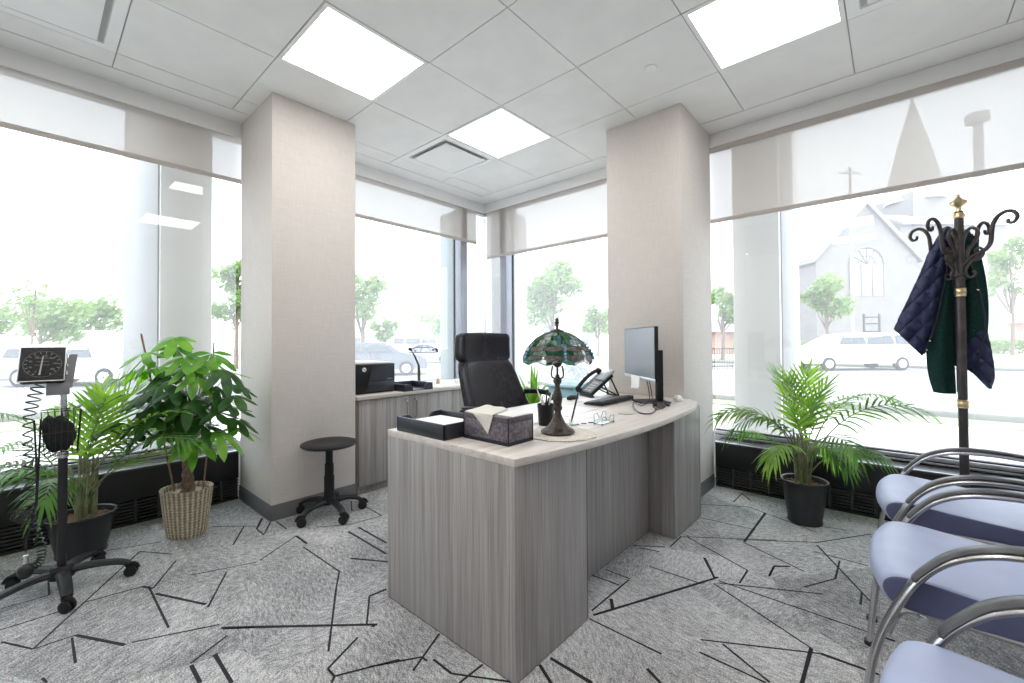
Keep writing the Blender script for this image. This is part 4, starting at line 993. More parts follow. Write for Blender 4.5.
# wire basket
bk = nb(); bx_, by_, bw, bd = BX+.045, BY-.015, .055, .035
X0, X1_, Y0_, Y1_ = BX+.012, BX+.10, BY-.07, BY+.055
def ring(z, k=1):
    cx_, cy_ = (X0+X1_)/2, (Y0_+Y1_)/2; hx, hy = (X1_-X0)/2*k, (Y1_-Y0_)/2*k
    tube(bk, [(cx_-hx, cy_-hy, z), (cx_+hx, cy_-hy, z), (cx_+hx, cy_+hy, z), (cx_-hx, cy_+hy, z)], .0018, 5, closed=True)
ring(.835); ring(.64, .82); ring(.74, .92)
def vb(x, y):
    cx_, cy_ = (X0+X1_)/2, (Y0_+Y1_)/2; tube(bk, [(x, y, .835), (cx_+(x-cx_)*.82, cy_+(y-cy_)*.82, .64)], .0014, 4)
for i in range(7):
    y = Y0_+(Y1_-Y0_)*i/6; vb(X0, y); vb(X1_, y)
for i in range(1, 5): x = X0+(X1_-X0)*i/5; vb(x, Y0_); vb(x, Y1_)
obj('basket', bk, M_black, bp)
bm = nb(); ball(bm, (BX+.055, BY-.012, .725), .06, s=(.62, .82, 1.25), sub=3, rough=.35); ball(bm, (BX+.055, BY-.045, .77), .04, s=(.7, .6, 1), sub=3, rough=.4)
cf = obj('blood_pressure_cuff', bm, mat('cuff_black', (.008, .008, .010), .85, bump=.5, bscale=150)); tag(cf, 'rolled black arm cuff stuffed in the wire basket of the dial stand', 'arm cuff')
# coiled tube
def coil(p, n, rad, rt, per=9, hang=None):
    p = smooth_path(p, 14); L = len(p); out_ = []
    tot = n*per
    for i in range(tot+1):
        f_ = i/tot*(L-1); k = min(int(f_), L-2); c = p[k].lerp(p[k+1], f_-k); T_ = (p[k+1]-p[k]).normalized()
        a = Vector((0, 1, 0)); a = (a-T_*a.dot(T_)).normalized(); b = T_.cross(a); th = 2*PI*i/per
        r = rad(i/tot) if callable(rad) else rad
        out_.append(c+a*math.cos(th)*r+b*math.sin(th)*r)
    bm = nb(); tube(bm, out_, rt, 5, caps=True); return bm
gx = BX+.03
bm = coil([(gx, BY-.072, .965), (gx+.01, BY-.090, .90), (gx+.01, BY-.104, .82), (gx+.02, BY-.108, .72), (gx+.02, BY-.104, .60), (gx+.02, BY-.104, .47), (gx+.02, BY-.10, .40)], 16, lambda t: .018+.004*math.sin(t*9), .0034)
obj('coiled_tube', bm, M_black, bp)
bm = coil([(gx+.02, BY-.10, .40), (gx+.02, BY-.085, .33), (gx+.02, BY-.065, .24), (gx+.02, BY-.068, .18), (gx+.02, BY-.095, .16)], 17, .015, .0032, 8)
obj('coiled_tube', bm, M_black, bp)
bm = nb()
for k in range(5):
    c = V(gx+.03, BY-.135+.008*k, .405-.006*k); tube(bm, smooth_path([c+V(.006*k, .026*math.cos(a), .02*math.sin(a)) for a in [2*PI*i/8+.5*k for i in range(8)]], 3, closed=True), .0026, 5, closed=True)
tube(bm, smooth_path([(gx+.02, BY-.09, .80), (gx+.025, BY-.082, .6), (gx+.03, BY-.082, .45), (gx+.03, BY-.105, .30), (gx+.03, BY-.11, .24)], 5), .004, 6)
tube(bm, smooth_path([(gx+.0, BY-.07, .80), (gx+.01, BY-.075, .6), (gx+.01, BY-.08, .42)], 5), .004, 6)
obj('hose', bm, M_black, bp)
bm = nb(); ball(bm, (gx+.03, BY-.11, .155), .026, s=(1, 1, 1.3), sub=3); obj('squeeze_bulb', bm, M_black, bp)
bm = nb(); lathe(bm, [(0, 0), (.008, 0), (.010, .008), (.007, .022), (.009, .03), (.009, .036), (0, .038)], (gx+.03, BY-.11, .186), 12); obj('air_valve', bm, M_chrome, bp, label='chrome air valve')

# ------------------------------------------------------------------ blue guest chairs (facing -X)
def make_chair(label):
    t = thing('guest_chair', label, 'chair', (3.13, 2.125, 0), 'blue guest chairs in a row')
    X, Y = 3.13, 2.125
    prof = [(.004, .432), (.0, .450), (.006, .468), (.022, .482), (.055, .490), (.12, .488), (.22, .478), (.34, .468), (.46, .462), (.50, .458), (.505, .44), (.50, .415), (.46, .408), (.3, .402), (.14, .397), (.06, .396), (.025, .404)]
    HWd = .238
    bm = nb(); rings = []
    n = len(prof); cx_, cz_ = .26, .44
    YS = [(-1, .80), (-.992, .93), (-.965, .985), (-.93, 1.0), (-.5, 1.004), (0, 1.008), (.5, 1.004), (.93, 1.0), (.965, .985), (.992, .93), (1, .80)]
    for yy, k in YS:
        kf = 1 if abs(yy) < .9 else 1
        rings.append([bm.verts.new(V(X+cx_+(x-cx_)*(1-(1-k)*.18)+.035*abs(yy)**3*(1 if x < .2 else 0)*(1-x/.2 if x < .2 else 0), Y+yy*HWd, cz_+(z-cz_)*k + .006*(1-yy*yy)*(1 if z > .45 else 0))) for x, z in prof])
    for a in range(len(rings)-1):
        for i in range(n):
            f = bm.faces.new((rings[a][i], rings[a][(i+1) % n], rings[a+1][(i+1) % n], rings[a+1][i])); f.smooth = True
            f.material_index = 1 if (a in (0, len(rings)-2)) else 0
    for r in (rings[0], rings[-1]): f = bm.faces.new(r); f.material_index = 1
    so_ = obj('seat', bm, [M_bluefab, M_bluedk], t, sharp=60); md = so_.modifiers.new('round', 'SUBSURF'); md.levels = 1; md.render_levels = 2
    bm = nb()
    def bk_(s, q):
        a = 2*PI*s; cz = math.copysign(abs(math.sin(a))**.35, math.sin(a)); cx2 = math.copysign(abs(math.cos(a))**.6, math.cos(a))
        yy = -1+2*q; kk = (1-abs(yy)**5*.25)
        z = .70+cz*.19*kk; return V(X+.50+(z-.5)*.20+cx2*.028*kk+.03*(1-yy*yy), Y+yy*.225, z)
    rows = grid(bm, bk_, 28, 14, wrap=True)
    for j in (0, -1): f = bm.faces.new([r[j] for r in rows])
    obj('backrest', bm, M_bluefab, t)
    for s, nm in ((-1, 'arm'), (1, 'arm')):
        yy = Y+s*.266
        bm = nb()
        P0 = [(-.012, 0.0), (.0, .12), (.016, .25), (.04, .345), (.076, .435), (.118, .515), (.17, .572), (.235, .607), (.31, .622), (.40, .625), (.49, .618), (.56, .612)]
        pth = smooth_path([V(X+x, yy, z) for x, z in P0], 5)
        tube(bm, pth, [.017+.004*min(1, max(0, (p.z-.35)/.2)) for p in pth], 12, side=(0, 1, 0), flat=.6)
        lg = obj('front_leg', bm, M_chrome, t)
        bm = nb(); lathe(bm, [(0, -.001), (.018, -.001), (.018, .014), (0, .014)], (X-.010, yy, .001), 12); obj('foot_cap', bm, M_gask, lg)
        bm = nb(); P1 = [(.100, .497), (.122, .530), (.172, .586), (.235, .620), (.31, .6355), (.40, .6385), (.50, .630)]
        pth = smooth_path([V(X+x, yy, z) for x, z in P1], 5); m_ = len(pth)
        tube(bm, pth, [.0235*(.6 if i in (0, m_-1) else 1) for i in range(m_)], 12, side=(0, 1, 0), flat=.30); obj('arm_pad', bm, M_pad, lg)
        bm = nb(); tube(bm, smooth_path([V(X+.65, yy, 0), V(X+.60, yy, .15), V(X+.545, yy, .40), V(X+.545, yy, .60), V(X+.56, yy, .70), V(X+.58, Y+s*.2, .80)], 5), .0145, 10, side=(0, 1, 0), flat=.8)
        obj('rear_leg', bm, M_chrome, t)
        bm = nb(); tube(bm, smooth_path([V(X+.045, yy-s*.004, .335), V(X+.07, yy-s*.03, .385), V(X+.12, yy-s*.045, .398), V(X+.30, yy-s*.045, .396), V(X+.50, yy-s*.045, .39), V(X+.545, yy, .38)], 5), .011, 8, side=(0, 1, 0)); obj('seat_rail', bm, M_chrome, t)
    for x, z in ((.12, .388), (.42, .388)): bm = nb(); tube(bm, [V(X+x, Y-.25, z), V(X+x, Y+.25, z)], .010, 8); obj('cross_bar', bm, M_chrome, t)
    return t
c0 = make_chair('blue guest chair in the middle of the row of three')
dup(c0, (3.13, 2.84, 0), 'blue guest chair beside the coat stand and window')
dup(c0, (3.165, 1.345, 0), 'blue guest chair with the broad grey arm pad, farthest from the window')

# ------------------------------------------------------------------ coat stand
KX, KY = 3.464, 3.50
ck = thing('coat_stand', 'tall dark iron coat stand with scrolled hooks and brass finial', 'coat stand', (KX, KY, 0))
bm = nb(); tube(bm, [(KX, KY, .10), (KX, KY, 1.79)], .0185, 18); obj('pole', bm, M_iron, ck)
for z in (1.372, .798):
    bm = nb(); lathe(bm, [(.0185, -.022), (.023, -.020), (.021, -.012), (.0245, -.004), (.021, .0), (.0245, .004), (.021, .012), (.023, .02), (.0185, .022)], (KX, KY, z), 20); obj('brass_ring', bm, M_brass, ck)
bm = nb(); lathe(bm, [(.0185, -.03), (.024, -.026), (.024, -.01), (.020, -.004), (.014, .006), (.010, .022), (.013, .03), (.020, .036), (.030, .044), (.033, .054), (.026, .062), (.016, .068), (.010, .078), (.006, .084), (.008, .092), (0, .10)], (KX, KY, 1.785), 24, lob=lambda a, j: 1+(.09*math.sin(a*8) if 8 <= j <= 11 else 0)); obj('finial', bm, M_brass, ck)
arm_main = [(.018, -.005), (.05, .030), (.085, .048), (.120, .062), (.145, .095), (.150, .140), (.157, .185), (.178, .222), (.212, .240), (.247, .232), (.262, .205), (.248, .180), (.226, .182), (.222, .200)]
arm_top = [(.018, .125), (.030, .165), (.055, .190), (.082, .178), (.090, .150), (.072, .115), (.045, .080), (.036, .045), (.055, .018), (.085, .016), (.108, .035), (.110, .062), (.092, .078), (.076, .068), (.078, .055)]
arm_low = [(.115, .060), (.080, .030), (.045, .000), (.028, -.035), (.034, -.065), (.056, -.075), (.074, -.062), (.070, -.044), (.058, -.046)]
zk = 1.515
for k, deg in enumerate((41.7+12, 131+20, 221.7+12, 311+20)):
    a = math.radians(deg); d = V(math.cos(a), math.sin(a), 0)
    bm = nb()
    for ap, r in ((arm_main, .0095), (arm_top, .0078), (arm_low, .0065)):
        pth = smooth_path([V(KX, KY, zk)+d*x*.80+V(0, 0, z*.95) for x, z in ap], 5); m_ = len(pth)
        tube(bm, pth, [r*(1-.35*(i/m_)**3) for i in range(m_)], 9)
    obj('hook_arm', bm, M_iron, ck)
bm = nb(); lathe(bm, [(.0185, .0), (.026, .004), (.026, .014), (.0185, .018)], (KX, KY, zk-.06), 18); obj('collar', bm, M_iron, ck)
for k in range(4):
    a = PI/4+k*PI/2; d = V(math.cos(a), math.sin(a), 0); bm = nb()
    tube(bm, smooth_path([V(KX, KY, 0)+d*x+V(0, 0, z) for x, z in ((.015, .26), (.05, .20), (.085, .11), (.14, .05), (.20, .03), (.235, .012))], 5), [.010]*26, 8); obj('foot', bm, M_iron, ck)

# ------------------------------------------------------------------ coat on the stand
co = thing('coat', 'navy quilted jacket with dark green lining hanging on the coat stand', 'jacket', (3.50, 3.56, 1.2))
def edge(pts, y):
    return [aty(u, v, y) for u, v in pts]
def lerp_path(P, t):
    f_ = t*(len(P)-1); k = min(int(f_), len(P)-2); return P[k].lerp(P[k+1], f_-k)
def cloth(name, Lp, Rp, y, m, par, folds=(.010, 2.0, 0), quilt=False, ns=26, nt=40, th=.006, label=None, bulge=.03):
    A_, B_ = smooth_path(edge(Lp, y), 4), smooth_path(edge(Rp, y), 4); bm = nb()
    def fn(s, q):
        p = lerp_path(A_, q).lerp(lerp_path(B_, q), s)
        dy = folds[0]*math.sin(2*PI*folds[1]*s+folds[2]+q*1.3)*(.3+.7*q) - bulge*math.sin(PI*s)
        if quilt:
            c = 34; a_ = abs(math.sin((p.x*1.25+p.z)*c)); b_ = abs(math.sin((p.x*1.25-p.z)*c)); dy -= .020*(min(a_, b_)**.55)
        return p+V(0, dy, 0)
    grid(bm, fn, ns, nt); return obj(name, bm, m, par, solid=th, label=label)
yk = KY+.07
cloth('quilted_shell', [(944, 228), (930, 250), (918, 278), (906, 303), (897, 322), (894, 329)], [(951, 228), (947, 250), (944, 275), (938, 305), (930, 336), (922, 356)], yk-.02, M_quilt, co, quilt=True, ns=44, nt=70)
cloth('green_lining', [(946, 238), (939, 270), (934, 300), (927, 335), (928, 370), (934, 392)], [(960, 238), (957, 270), (953, 310), (953, 345), (955, 375), (956, 394)], yk, M_green, co, folds=(.008, 1.0, 1))
cloth('green_lining', [(958, 238), (960, 265), (962, 295), (962, 320), (962, 342)], [(974, 236), (982, 262), (987, 290), (988, 318), (986, 342)], yk, M_green, co, folds=(.008, 1.2, 2), label='green lining of the other front')
cloth('lower_lining', [(956, 330), (958, 350), (960, 364), (973, 373), (988, 388)], [(986, 330), (990, 345), (993, 362), (994, 375), (991, 388)], yk+.015, M_quilt, co, quilt=True, ns=30, nt=36, folds=(.004, 1, 0))
cloth('back_panel', [(944, 234), (940, 265), (938, 300), (940, 340), (948, 366)], [(973, 234), (978, 262), (984, 300), (986, 340), (978, 366)], yk+.05, M_dknavy, co, folds=(.01, 2, 0), bulge=0)
bm = nb()
for pl in ([(945, 240), (951, 268), (956, 300), (957, 345), (958, 392)], [(964, 240), (972, 268), (980, 295), (985, 322), (982, 345), (976, 368)], [(950, 232), (948, 262), (943, 292), (935, 325), (924, 354)]):
    tube(bm, smooth_path(edge(pl, yk-.045), 5), .0045, 6)
obj('zipper_edge', bm, M_dknavy, co)
bm = nb()
for (u, v) in ((930, 341), (927, 350), (978, 290)): ball(bm, aty(u, v, yk-.052), .006, sub=1)
obj('press_stud', bm, M_chrome, co)
# ------------------------------------------------------------------ plants
def leaflet(bm, base, d, up, ln, wd, droop, mi=0, seg=4, tipk=.0):
    s = d.cross(up).normalized(); rows = []
    for i in range(seg+1):
        t = i/seg; w_ = wd*math.sin(PI*(.12+.88*t)**.8)**.8 if t < 1 else 0
        c = base + d*ln*t + V(0, 0, -droop*ln*t*t)
        f_ = up*(-.18*w_)
        if i == seg: rows.append([bm.verts.new(c)])
        else: rows.append([bm.verts.new(c-s*w_+f_), bm.verts.new(c), bm.verts.new(c+s*w_+f_)])
    for i in range(seg):
        a, b = rows[i], rows[i+1]
        for k in (0, 1):
            f = bm.faces.new((a[k], a[k+1], b[k+1], b[k])) if len(b) == 3 else bm.faces.new((a[k], a[k+1], b[0]))
            f.smooth = True; f.material_index = mi
def frond(base, az, el, ln, bend, n=13, L=.15, W=.010, bare=.35, mats=None, twist=0, parent=None, droop=.35):
    """one pinnate frond: base point, heading, start elevation, length, how much it arches"""
    bm = nb(); pts = []; p = Vector(base); st = ln/16
    for i in range(17):
        e = el - bend*(i/16)**1.5
        d = V(math.cos(az)*math.cos(e), math.sin(az)*math.cos(e), math.sin(e)); pts.append(p.copy()); p = p+d*st
    tube(bm, pts, [.0048*(1-.75*i/16) for i in range(17)], 6, mi=1)
    for i in range(n):
        t = bare+(1-bare)*(i+.5)/n; k = t*16; j = min(int(k), 15); c = pts[j].lerp(pts[j+1], k-j); T_ = (pts[j+1]-pts[j]).normalized()
        side = T_.cross(V(0, 0, 1)).normalized() if abs(T_.z) < .98 else V(-math.sin(az), math.cos(az), 0)
        side = (Matrix.Rotation(twist, 3, T_) @ side)
        upv = side.cross(T_).normalized()
        l_ = L*(.55+.9*math.sin(PI*(.18+.72*(i+.5)/n)))*R_.uniform(.9, 1.1)*.8
        for sg in (-1, 1):
            ang = 1.0-.55*(i/n); d = (T_*math.cos(ang)+side*sg*math.sin(ang)+upv*R_.uniform(.05, .30)).normalized()
            leaflet(bm, c, d, upv, l_, W*R_.uniform(.85, 1.1), droop*R_.uniform(.6, 1.4))
    leaflet(bm, pts[-1], (pts[-1]-pts[-2]).normalized(), V(0, 0, 1), L*.8, W, droop)
    return obj('frond', bm, mats, parent, recalc=False, sharp=180)
def soil(cx, cy, z, r, par, sx=1, sy=1):
    bm = nb(); lathe(bm, [(0, .012), (r*.5, .008), (r, 0)], (cx, cy, z), 24, sx=sx, sy=sy)
    for k in range(90):
        a = R_.uniform(0, 6.28); q = r*math.sqrt(R_.random())*.95; ball(bm, (cx+q*math.cos(a)*sx, cy+q*math.sin(a)*sy, z+.006), R_.uniform(.004, .010), s=(1.4, .8, .6), sub=1)
    obj('soil', bm, M_soil, par)
def pot(cx, cy, r0, r1, h, par, sx=1, sy=1):
    bm = nb(); lathe(bm, [(0, 0), (r0, 0), (r0+.002, .012), (r0-.001, .02), (r0+(r1-r0)*.6, h*.6), (r1-.004, h-.018), (r1+.006, h-.014), (r1+.006, h-.002), (r1+.001, h), (r1-.006, h-.004), (r1-.012, h-.03), (0, h-.035)], (cx, cy, 0), 44, sx=sx, sy=sy)
    obj('pot', bm, M_potb, par)
def canes(cx, cy, z0_, n, r, h, par, seed=1):
    rr = random.Random(seed)
    for k in range(n):
        a = rr.uniform(0, 6.28); q = r*rr.random(); x, y = cx+q*math.cos(a), cy+q*math.sin(a); t_ = rr.uniform(.0, .07)
        bm = nb(); hh = h*rr.uniform(.7, 1.1); tube(bm, smooth_path([(x, y, z0_), (x+t_*.3*math.cos(a), y+t_*.3*math.sin(a), z0_+hh*.5), (x+t_*math.cos(a), y+t_*math.sin(a), z0_+hh)], 4), [.008, .0075, .0075, .007, .007, .006, .006, .005, .0045], 8)
        obj('cane', bm, M_stem, par)
RA = math.atan2(RT.y, RT.x)                  # heading that reads as sideways from the room
def hd(deg): return RA+math.radians(deg)     # 0: along the window to the coat stand, 180: to the desk
# palm by the coat-stand window
PX, PY = 2.773, 3.53
p1 = thing('potted_palm', 'bright green palm in a black pot between desk and coat stand', 'potted palm', (PX, PY, 0))
pot(PX, PY, .092, .122, .262, p1); soil(PX, PY, .228, .108, p1); canes(PX, PY, .22, 11, .06, .32, p1, 3)
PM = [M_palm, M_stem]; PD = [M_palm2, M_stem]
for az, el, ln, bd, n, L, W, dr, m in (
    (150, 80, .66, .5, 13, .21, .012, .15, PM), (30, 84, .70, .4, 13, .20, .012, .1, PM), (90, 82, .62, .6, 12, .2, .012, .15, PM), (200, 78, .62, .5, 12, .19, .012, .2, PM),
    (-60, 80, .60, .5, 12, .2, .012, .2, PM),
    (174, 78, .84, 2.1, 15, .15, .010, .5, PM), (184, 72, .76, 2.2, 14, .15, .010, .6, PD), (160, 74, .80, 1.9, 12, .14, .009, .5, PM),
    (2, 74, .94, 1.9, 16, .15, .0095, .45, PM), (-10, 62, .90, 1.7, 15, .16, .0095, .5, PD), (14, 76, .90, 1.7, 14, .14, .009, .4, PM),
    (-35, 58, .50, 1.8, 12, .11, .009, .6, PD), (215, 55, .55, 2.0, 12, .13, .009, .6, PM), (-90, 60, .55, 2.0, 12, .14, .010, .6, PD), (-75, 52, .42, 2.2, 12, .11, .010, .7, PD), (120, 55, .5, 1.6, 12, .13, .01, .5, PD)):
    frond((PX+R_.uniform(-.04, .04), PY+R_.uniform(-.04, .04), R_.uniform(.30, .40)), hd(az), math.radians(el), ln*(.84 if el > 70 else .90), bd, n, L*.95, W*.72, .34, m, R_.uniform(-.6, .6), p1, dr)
for az in (185, 345, 20): frond((PX, PY, .42), hd(az), math.radians(35), .28, 1.9, 7, .12, .010, .4, PM, 0, p1, .8)
# palm behind the blood pressure stand
QX, QY = -.105, .498
p2 = thing('potted_palm', 'green palm in a black pot behind the blood pressure stand', 'potted palm', (QX, QY, 0))
pot(QX, QY, .098, .132, .215, p2, 1, 1.05); soil(QX, QY, .185, .118, p2); canes(QX, QY, .18, 12, .055, .33, p2, 8)
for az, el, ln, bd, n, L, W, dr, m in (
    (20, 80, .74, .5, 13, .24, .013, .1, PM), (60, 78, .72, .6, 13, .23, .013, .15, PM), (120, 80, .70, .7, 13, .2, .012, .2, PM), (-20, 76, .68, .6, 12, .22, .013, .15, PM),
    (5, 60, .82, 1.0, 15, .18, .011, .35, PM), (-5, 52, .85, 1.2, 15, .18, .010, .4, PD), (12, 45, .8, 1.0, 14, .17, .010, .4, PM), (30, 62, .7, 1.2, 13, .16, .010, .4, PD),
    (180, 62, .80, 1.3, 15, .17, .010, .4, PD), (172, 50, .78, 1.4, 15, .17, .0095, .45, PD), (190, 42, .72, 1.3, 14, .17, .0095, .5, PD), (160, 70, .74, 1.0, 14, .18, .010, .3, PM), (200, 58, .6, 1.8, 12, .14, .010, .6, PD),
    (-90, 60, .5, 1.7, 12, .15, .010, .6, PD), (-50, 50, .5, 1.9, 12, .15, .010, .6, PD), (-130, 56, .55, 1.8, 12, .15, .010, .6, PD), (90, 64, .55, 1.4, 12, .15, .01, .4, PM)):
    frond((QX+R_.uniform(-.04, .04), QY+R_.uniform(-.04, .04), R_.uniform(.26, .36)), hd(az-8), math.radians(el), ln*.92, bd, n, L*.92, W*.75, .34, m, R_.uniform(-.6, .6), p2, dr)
# spiky plant beyond the leather chair
SX2, SY2 = .77, 3.33
p3 = thing('spiky_plant', 'bright green strap-leaved plant behind the leather chair', 'potted plant', (SX2, SY2, 0))
pot(SX2, SY2, .11, .14, .30, p3); soil(SX2, SY2, .265, .125, p3)
bm = nb(); tube(bm, [(SX2, SY2, .25), (SX2+.01, SY2, .42), (SX2, SY2, .55)], .02, 10); obj('stem', bm, M_stem, p3)
for k in range(44):
    bm = nb(); az = R_.uniform(0, 6.28); el = math.radians(R_.uniform(38, 86)); zb_ = R_.uniform(.42, .56)
    d = V(math.cos(az)*math.cos(el), math.sin(az)*math.cos(el), math.sin(el)); up_ = V(-math.cos(az)*math.sin(el), -math.sin(az)*math.sin(el), math.cos(el))
    leaflet(bm, V(SX2, SY2, zb_)+d*.01, d, up_, R_.uniform(.32, .48), R_.uniform(.013, .020), R_.uniform(.05, .6), seg=7)
    obj('leaf', bm, M_palm, p3, recalc=False, sharp=180)
# braided money tree in a wicker basket
MX, MY = .055, .930
p4 = thing('money_tree', 'braided-trunk leafy tree in an oval wicker basket beside the pier', 'potted tree', (MX, MY, 0))
def wicker():
    m, n, p, out_ = nodes('wicker'); N, L = n.nodes.new, n.links.new
    uv = N('ShaderNodeUVMap'); mp = N('ShaderNodeMapping'); mp.inputs['Scale'].default_value = (1, 1, 1); L(uv.outputs[0], mp.inputs['Vector'])
    sx = N('ShaderNodeSeparateXYZ'); L(mp.outputs['Vector'], sx.inputs[0])
    def wv(sock, k):
        a = N('ShaderNodeMath'); a.operation = 'MULTIPLY'; a.inputs[1].default_value = k; L(sock, a.inputs[0])
        b = N('ShaderNodeMath'); b.operation = 'SINE'; L(a.outputs[0], b.inputs[0]); return b.outputs[0]
    v = wv(sx.outputs[0], 2*PI*30); h = wv(sx.outputs[1], 2*PI*22)
    nz_ = N('ShaderNodeTexNoise'); nz_.inputs['Scale'].default_value = 90; t = N('ShaderNodeTexCoord'); L(t.outputs['Object'], nz_.inputs['Vector'])
    a = N('ShaderNodeMath'); a.operation = 'MULTIPLY_ADD'; L(v, a.inputs[0]); a.inputs[1].default_value = .28; L(nz_.outputs['Fac'], a.inputs[2])
    b = N('ShaderNodeMath'); b.operation = 'MULTIPLY_ADD'; L(h, b.inputs[0]); b.inputs[1].default_value = .12; L(a.outputs[0], b.inputs[2])
    r = N('ShaderNodeValToRGB'); e = r.color_ramp.elements; e[0].position = .2; e[0].color = (.22, .185, .14, 1); e[1].position = .85; e[1].color = (.66, .57, .42, 1); q = e.new(.55); q.color = (.42, .36, .27, 1)
    L(b.outputs[0], r.inputs['Fac']); L(r.outputs['Color'], p.inputs['Base Color'])
    bp_ = N('ShaderNodeBump'); bp_.inputs['Strength'].default_value = 1; bp_.inputs['Distance'].default_value = .006; L(b.outputs[0], bp_.inputs['Height']); L(bp_.outputs[0], p.inputs['Normal'])
    p.inputs['Roughness'].default_value = .75; return m
# the oval lies at a slant to the walls
bm = nb(); prof = [(.086, 0), (.089, .004)] + [(.090+.030*(k/14)**.8, .004+.262*k/14) for k in range(1, 15)] + [(.124, .272), (.121, .280), (.112, .276), (.108, .25)]
lathe(bm, prof, (0, 0, 0), 120, sx=1.12, sy=.92, uv=True, lob=lambda a, j: 1+.012*math.sin(a*30))
xf(bm, Matrix.Translation((MX, MY, 0)) @ Matrix.Rotation(RA, 4, 'Z')); obj('basket', bm, wicker(), p4, sharp=80)
soil(MX, MY, .235, .108, p4)
bm = nb()
for k in range(3):
    pts = []
    for i in range(34):
        t = i/33; a = k*2*PI/3+t*2*PI*1.9; r = .017*(1-.25*t)+.006*(1-t)**4
        pts.append((MX+.012+r*math.cos(a)+.015*t, MY+r*math.sin(a), .235+.33*t))
    tube(bm, pts, [.017-.005*i/33+.006*max(0, 1-i/4) for i in range(34)], 10)
obj('trunk', bm, M_bark, p4)
bm = nb(); a_, b_ = V(MX-.07, MY-.045, .235), far(144.5, 333, 2.93); b_ = V(MX-.10, MY-.20, 1.19); tube(bm, [a_, a_.lerp(b_, .5), b_], .0052, 7); obj('stake', bm, M_stake, p4)
bm = nb(); tube(bm, [(MX+.02, MY+.075, .235), (MX+.02, MY+.115, .70), (MX+.01, MY+.13, 1.14)], .005, 7); obj('stake', bm, M_stake, p4)
top = V(MX+.03, MY, .56)
def palmate(bm, c, az, tilt_, n, L, W, dr, mi):
    nrm_ = V(math.cos(az)*math.sin(tilt_), math.sin(az)*math.sin(tilt_), math.cos(tilt_))
    e1 = (V(math.cos(az), math.sin(az), 0)-nrm_*nrm_.dot(V(math.cos(az), math.sin(az), 0))).normalized(); e2 = nrm_.cross(e1)
    for k in range(n):
        a = (k-(n-1)/2)*(1.05 if n > 5 else 1.15)*.9; d = (e1*math.cos(a)+e2*math.sin(a)-V(0, 0, .15)).normalized()
        s = d.cross(nrm_).normalized(); rows = []; ll = L*(1-.12*abs(k-(n-1)/2)); SG = 7
        for i in range(SG+1):
            t = i/SG; w_ = W*(math.sin(PI*t**1.15)**.7 if 0 < t < 1 else .02); cc = c+d*(.006+ll*t)+V(0, 0, -dr*ll*t*t)-nrm_*0
            rows.append([bm.verts.new(cc-s*w_-nrm_*w_*.22+V(0, 0, .0)), bm.verts.new(cc), bm.verts.new(cc+s*w_-nrm_*w_*.22)])
        for i in range(SG):
            for q in (0, 1): f = bm.faces.new((rows[i][q], rows[i][q+1], rows[i+1][q+1], rows[i+1][q])); f.smooth = True; f.material_index = mi
rl = random.Random(12); bmF = nb(); bmS = nb(); heads = []
Rv = V(math.cos(RA), math.sin(RA), 0); Dv = V(-math.sin(RA), math.cos(RA), 0)
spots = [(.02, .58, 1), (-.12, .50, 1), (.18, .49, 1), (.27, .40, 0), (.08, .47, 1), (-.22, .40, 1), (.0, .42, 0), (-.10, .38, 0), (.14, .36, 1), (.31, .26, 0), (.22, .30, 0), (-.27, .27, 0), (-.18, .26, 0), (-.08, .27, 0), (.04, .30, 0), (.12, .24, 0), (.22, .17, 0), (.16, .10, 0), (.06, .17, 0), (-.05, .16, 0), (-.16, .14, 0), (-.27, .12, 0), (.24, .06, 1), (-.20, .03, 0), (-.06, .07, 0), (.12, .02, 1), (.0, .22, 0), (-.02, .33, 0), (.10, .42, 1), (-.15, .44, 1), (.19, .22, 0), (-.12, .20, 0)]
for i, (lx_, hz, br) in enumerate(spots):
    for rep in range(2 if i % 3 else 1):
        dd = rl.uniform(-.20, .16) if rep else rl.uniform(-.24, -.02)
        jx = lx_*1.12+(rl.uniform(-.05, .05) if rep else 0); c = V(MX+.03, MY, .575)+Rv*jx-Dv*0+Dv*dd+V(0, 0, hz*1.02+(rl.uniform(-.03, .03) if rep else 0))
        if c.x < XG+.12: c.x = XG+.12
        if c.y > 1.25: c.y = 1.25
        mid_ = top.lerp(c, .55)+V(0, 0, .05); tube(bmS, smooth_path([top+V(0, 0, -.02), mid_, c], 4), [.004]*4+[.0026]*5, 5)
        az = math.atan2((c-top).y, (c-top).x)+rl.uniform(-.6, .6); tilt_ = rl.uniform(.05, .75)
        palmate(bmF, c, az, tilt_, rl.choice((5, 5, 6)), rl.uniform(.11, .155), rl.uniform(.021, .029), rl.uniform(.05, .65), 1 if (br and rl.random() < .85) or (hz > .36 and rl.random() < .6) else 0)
obj('petioles', bmS, M_stem, p4); obj('foliage', bmF, [M_money, M_money2], p4, recalc=False, sharp=180)
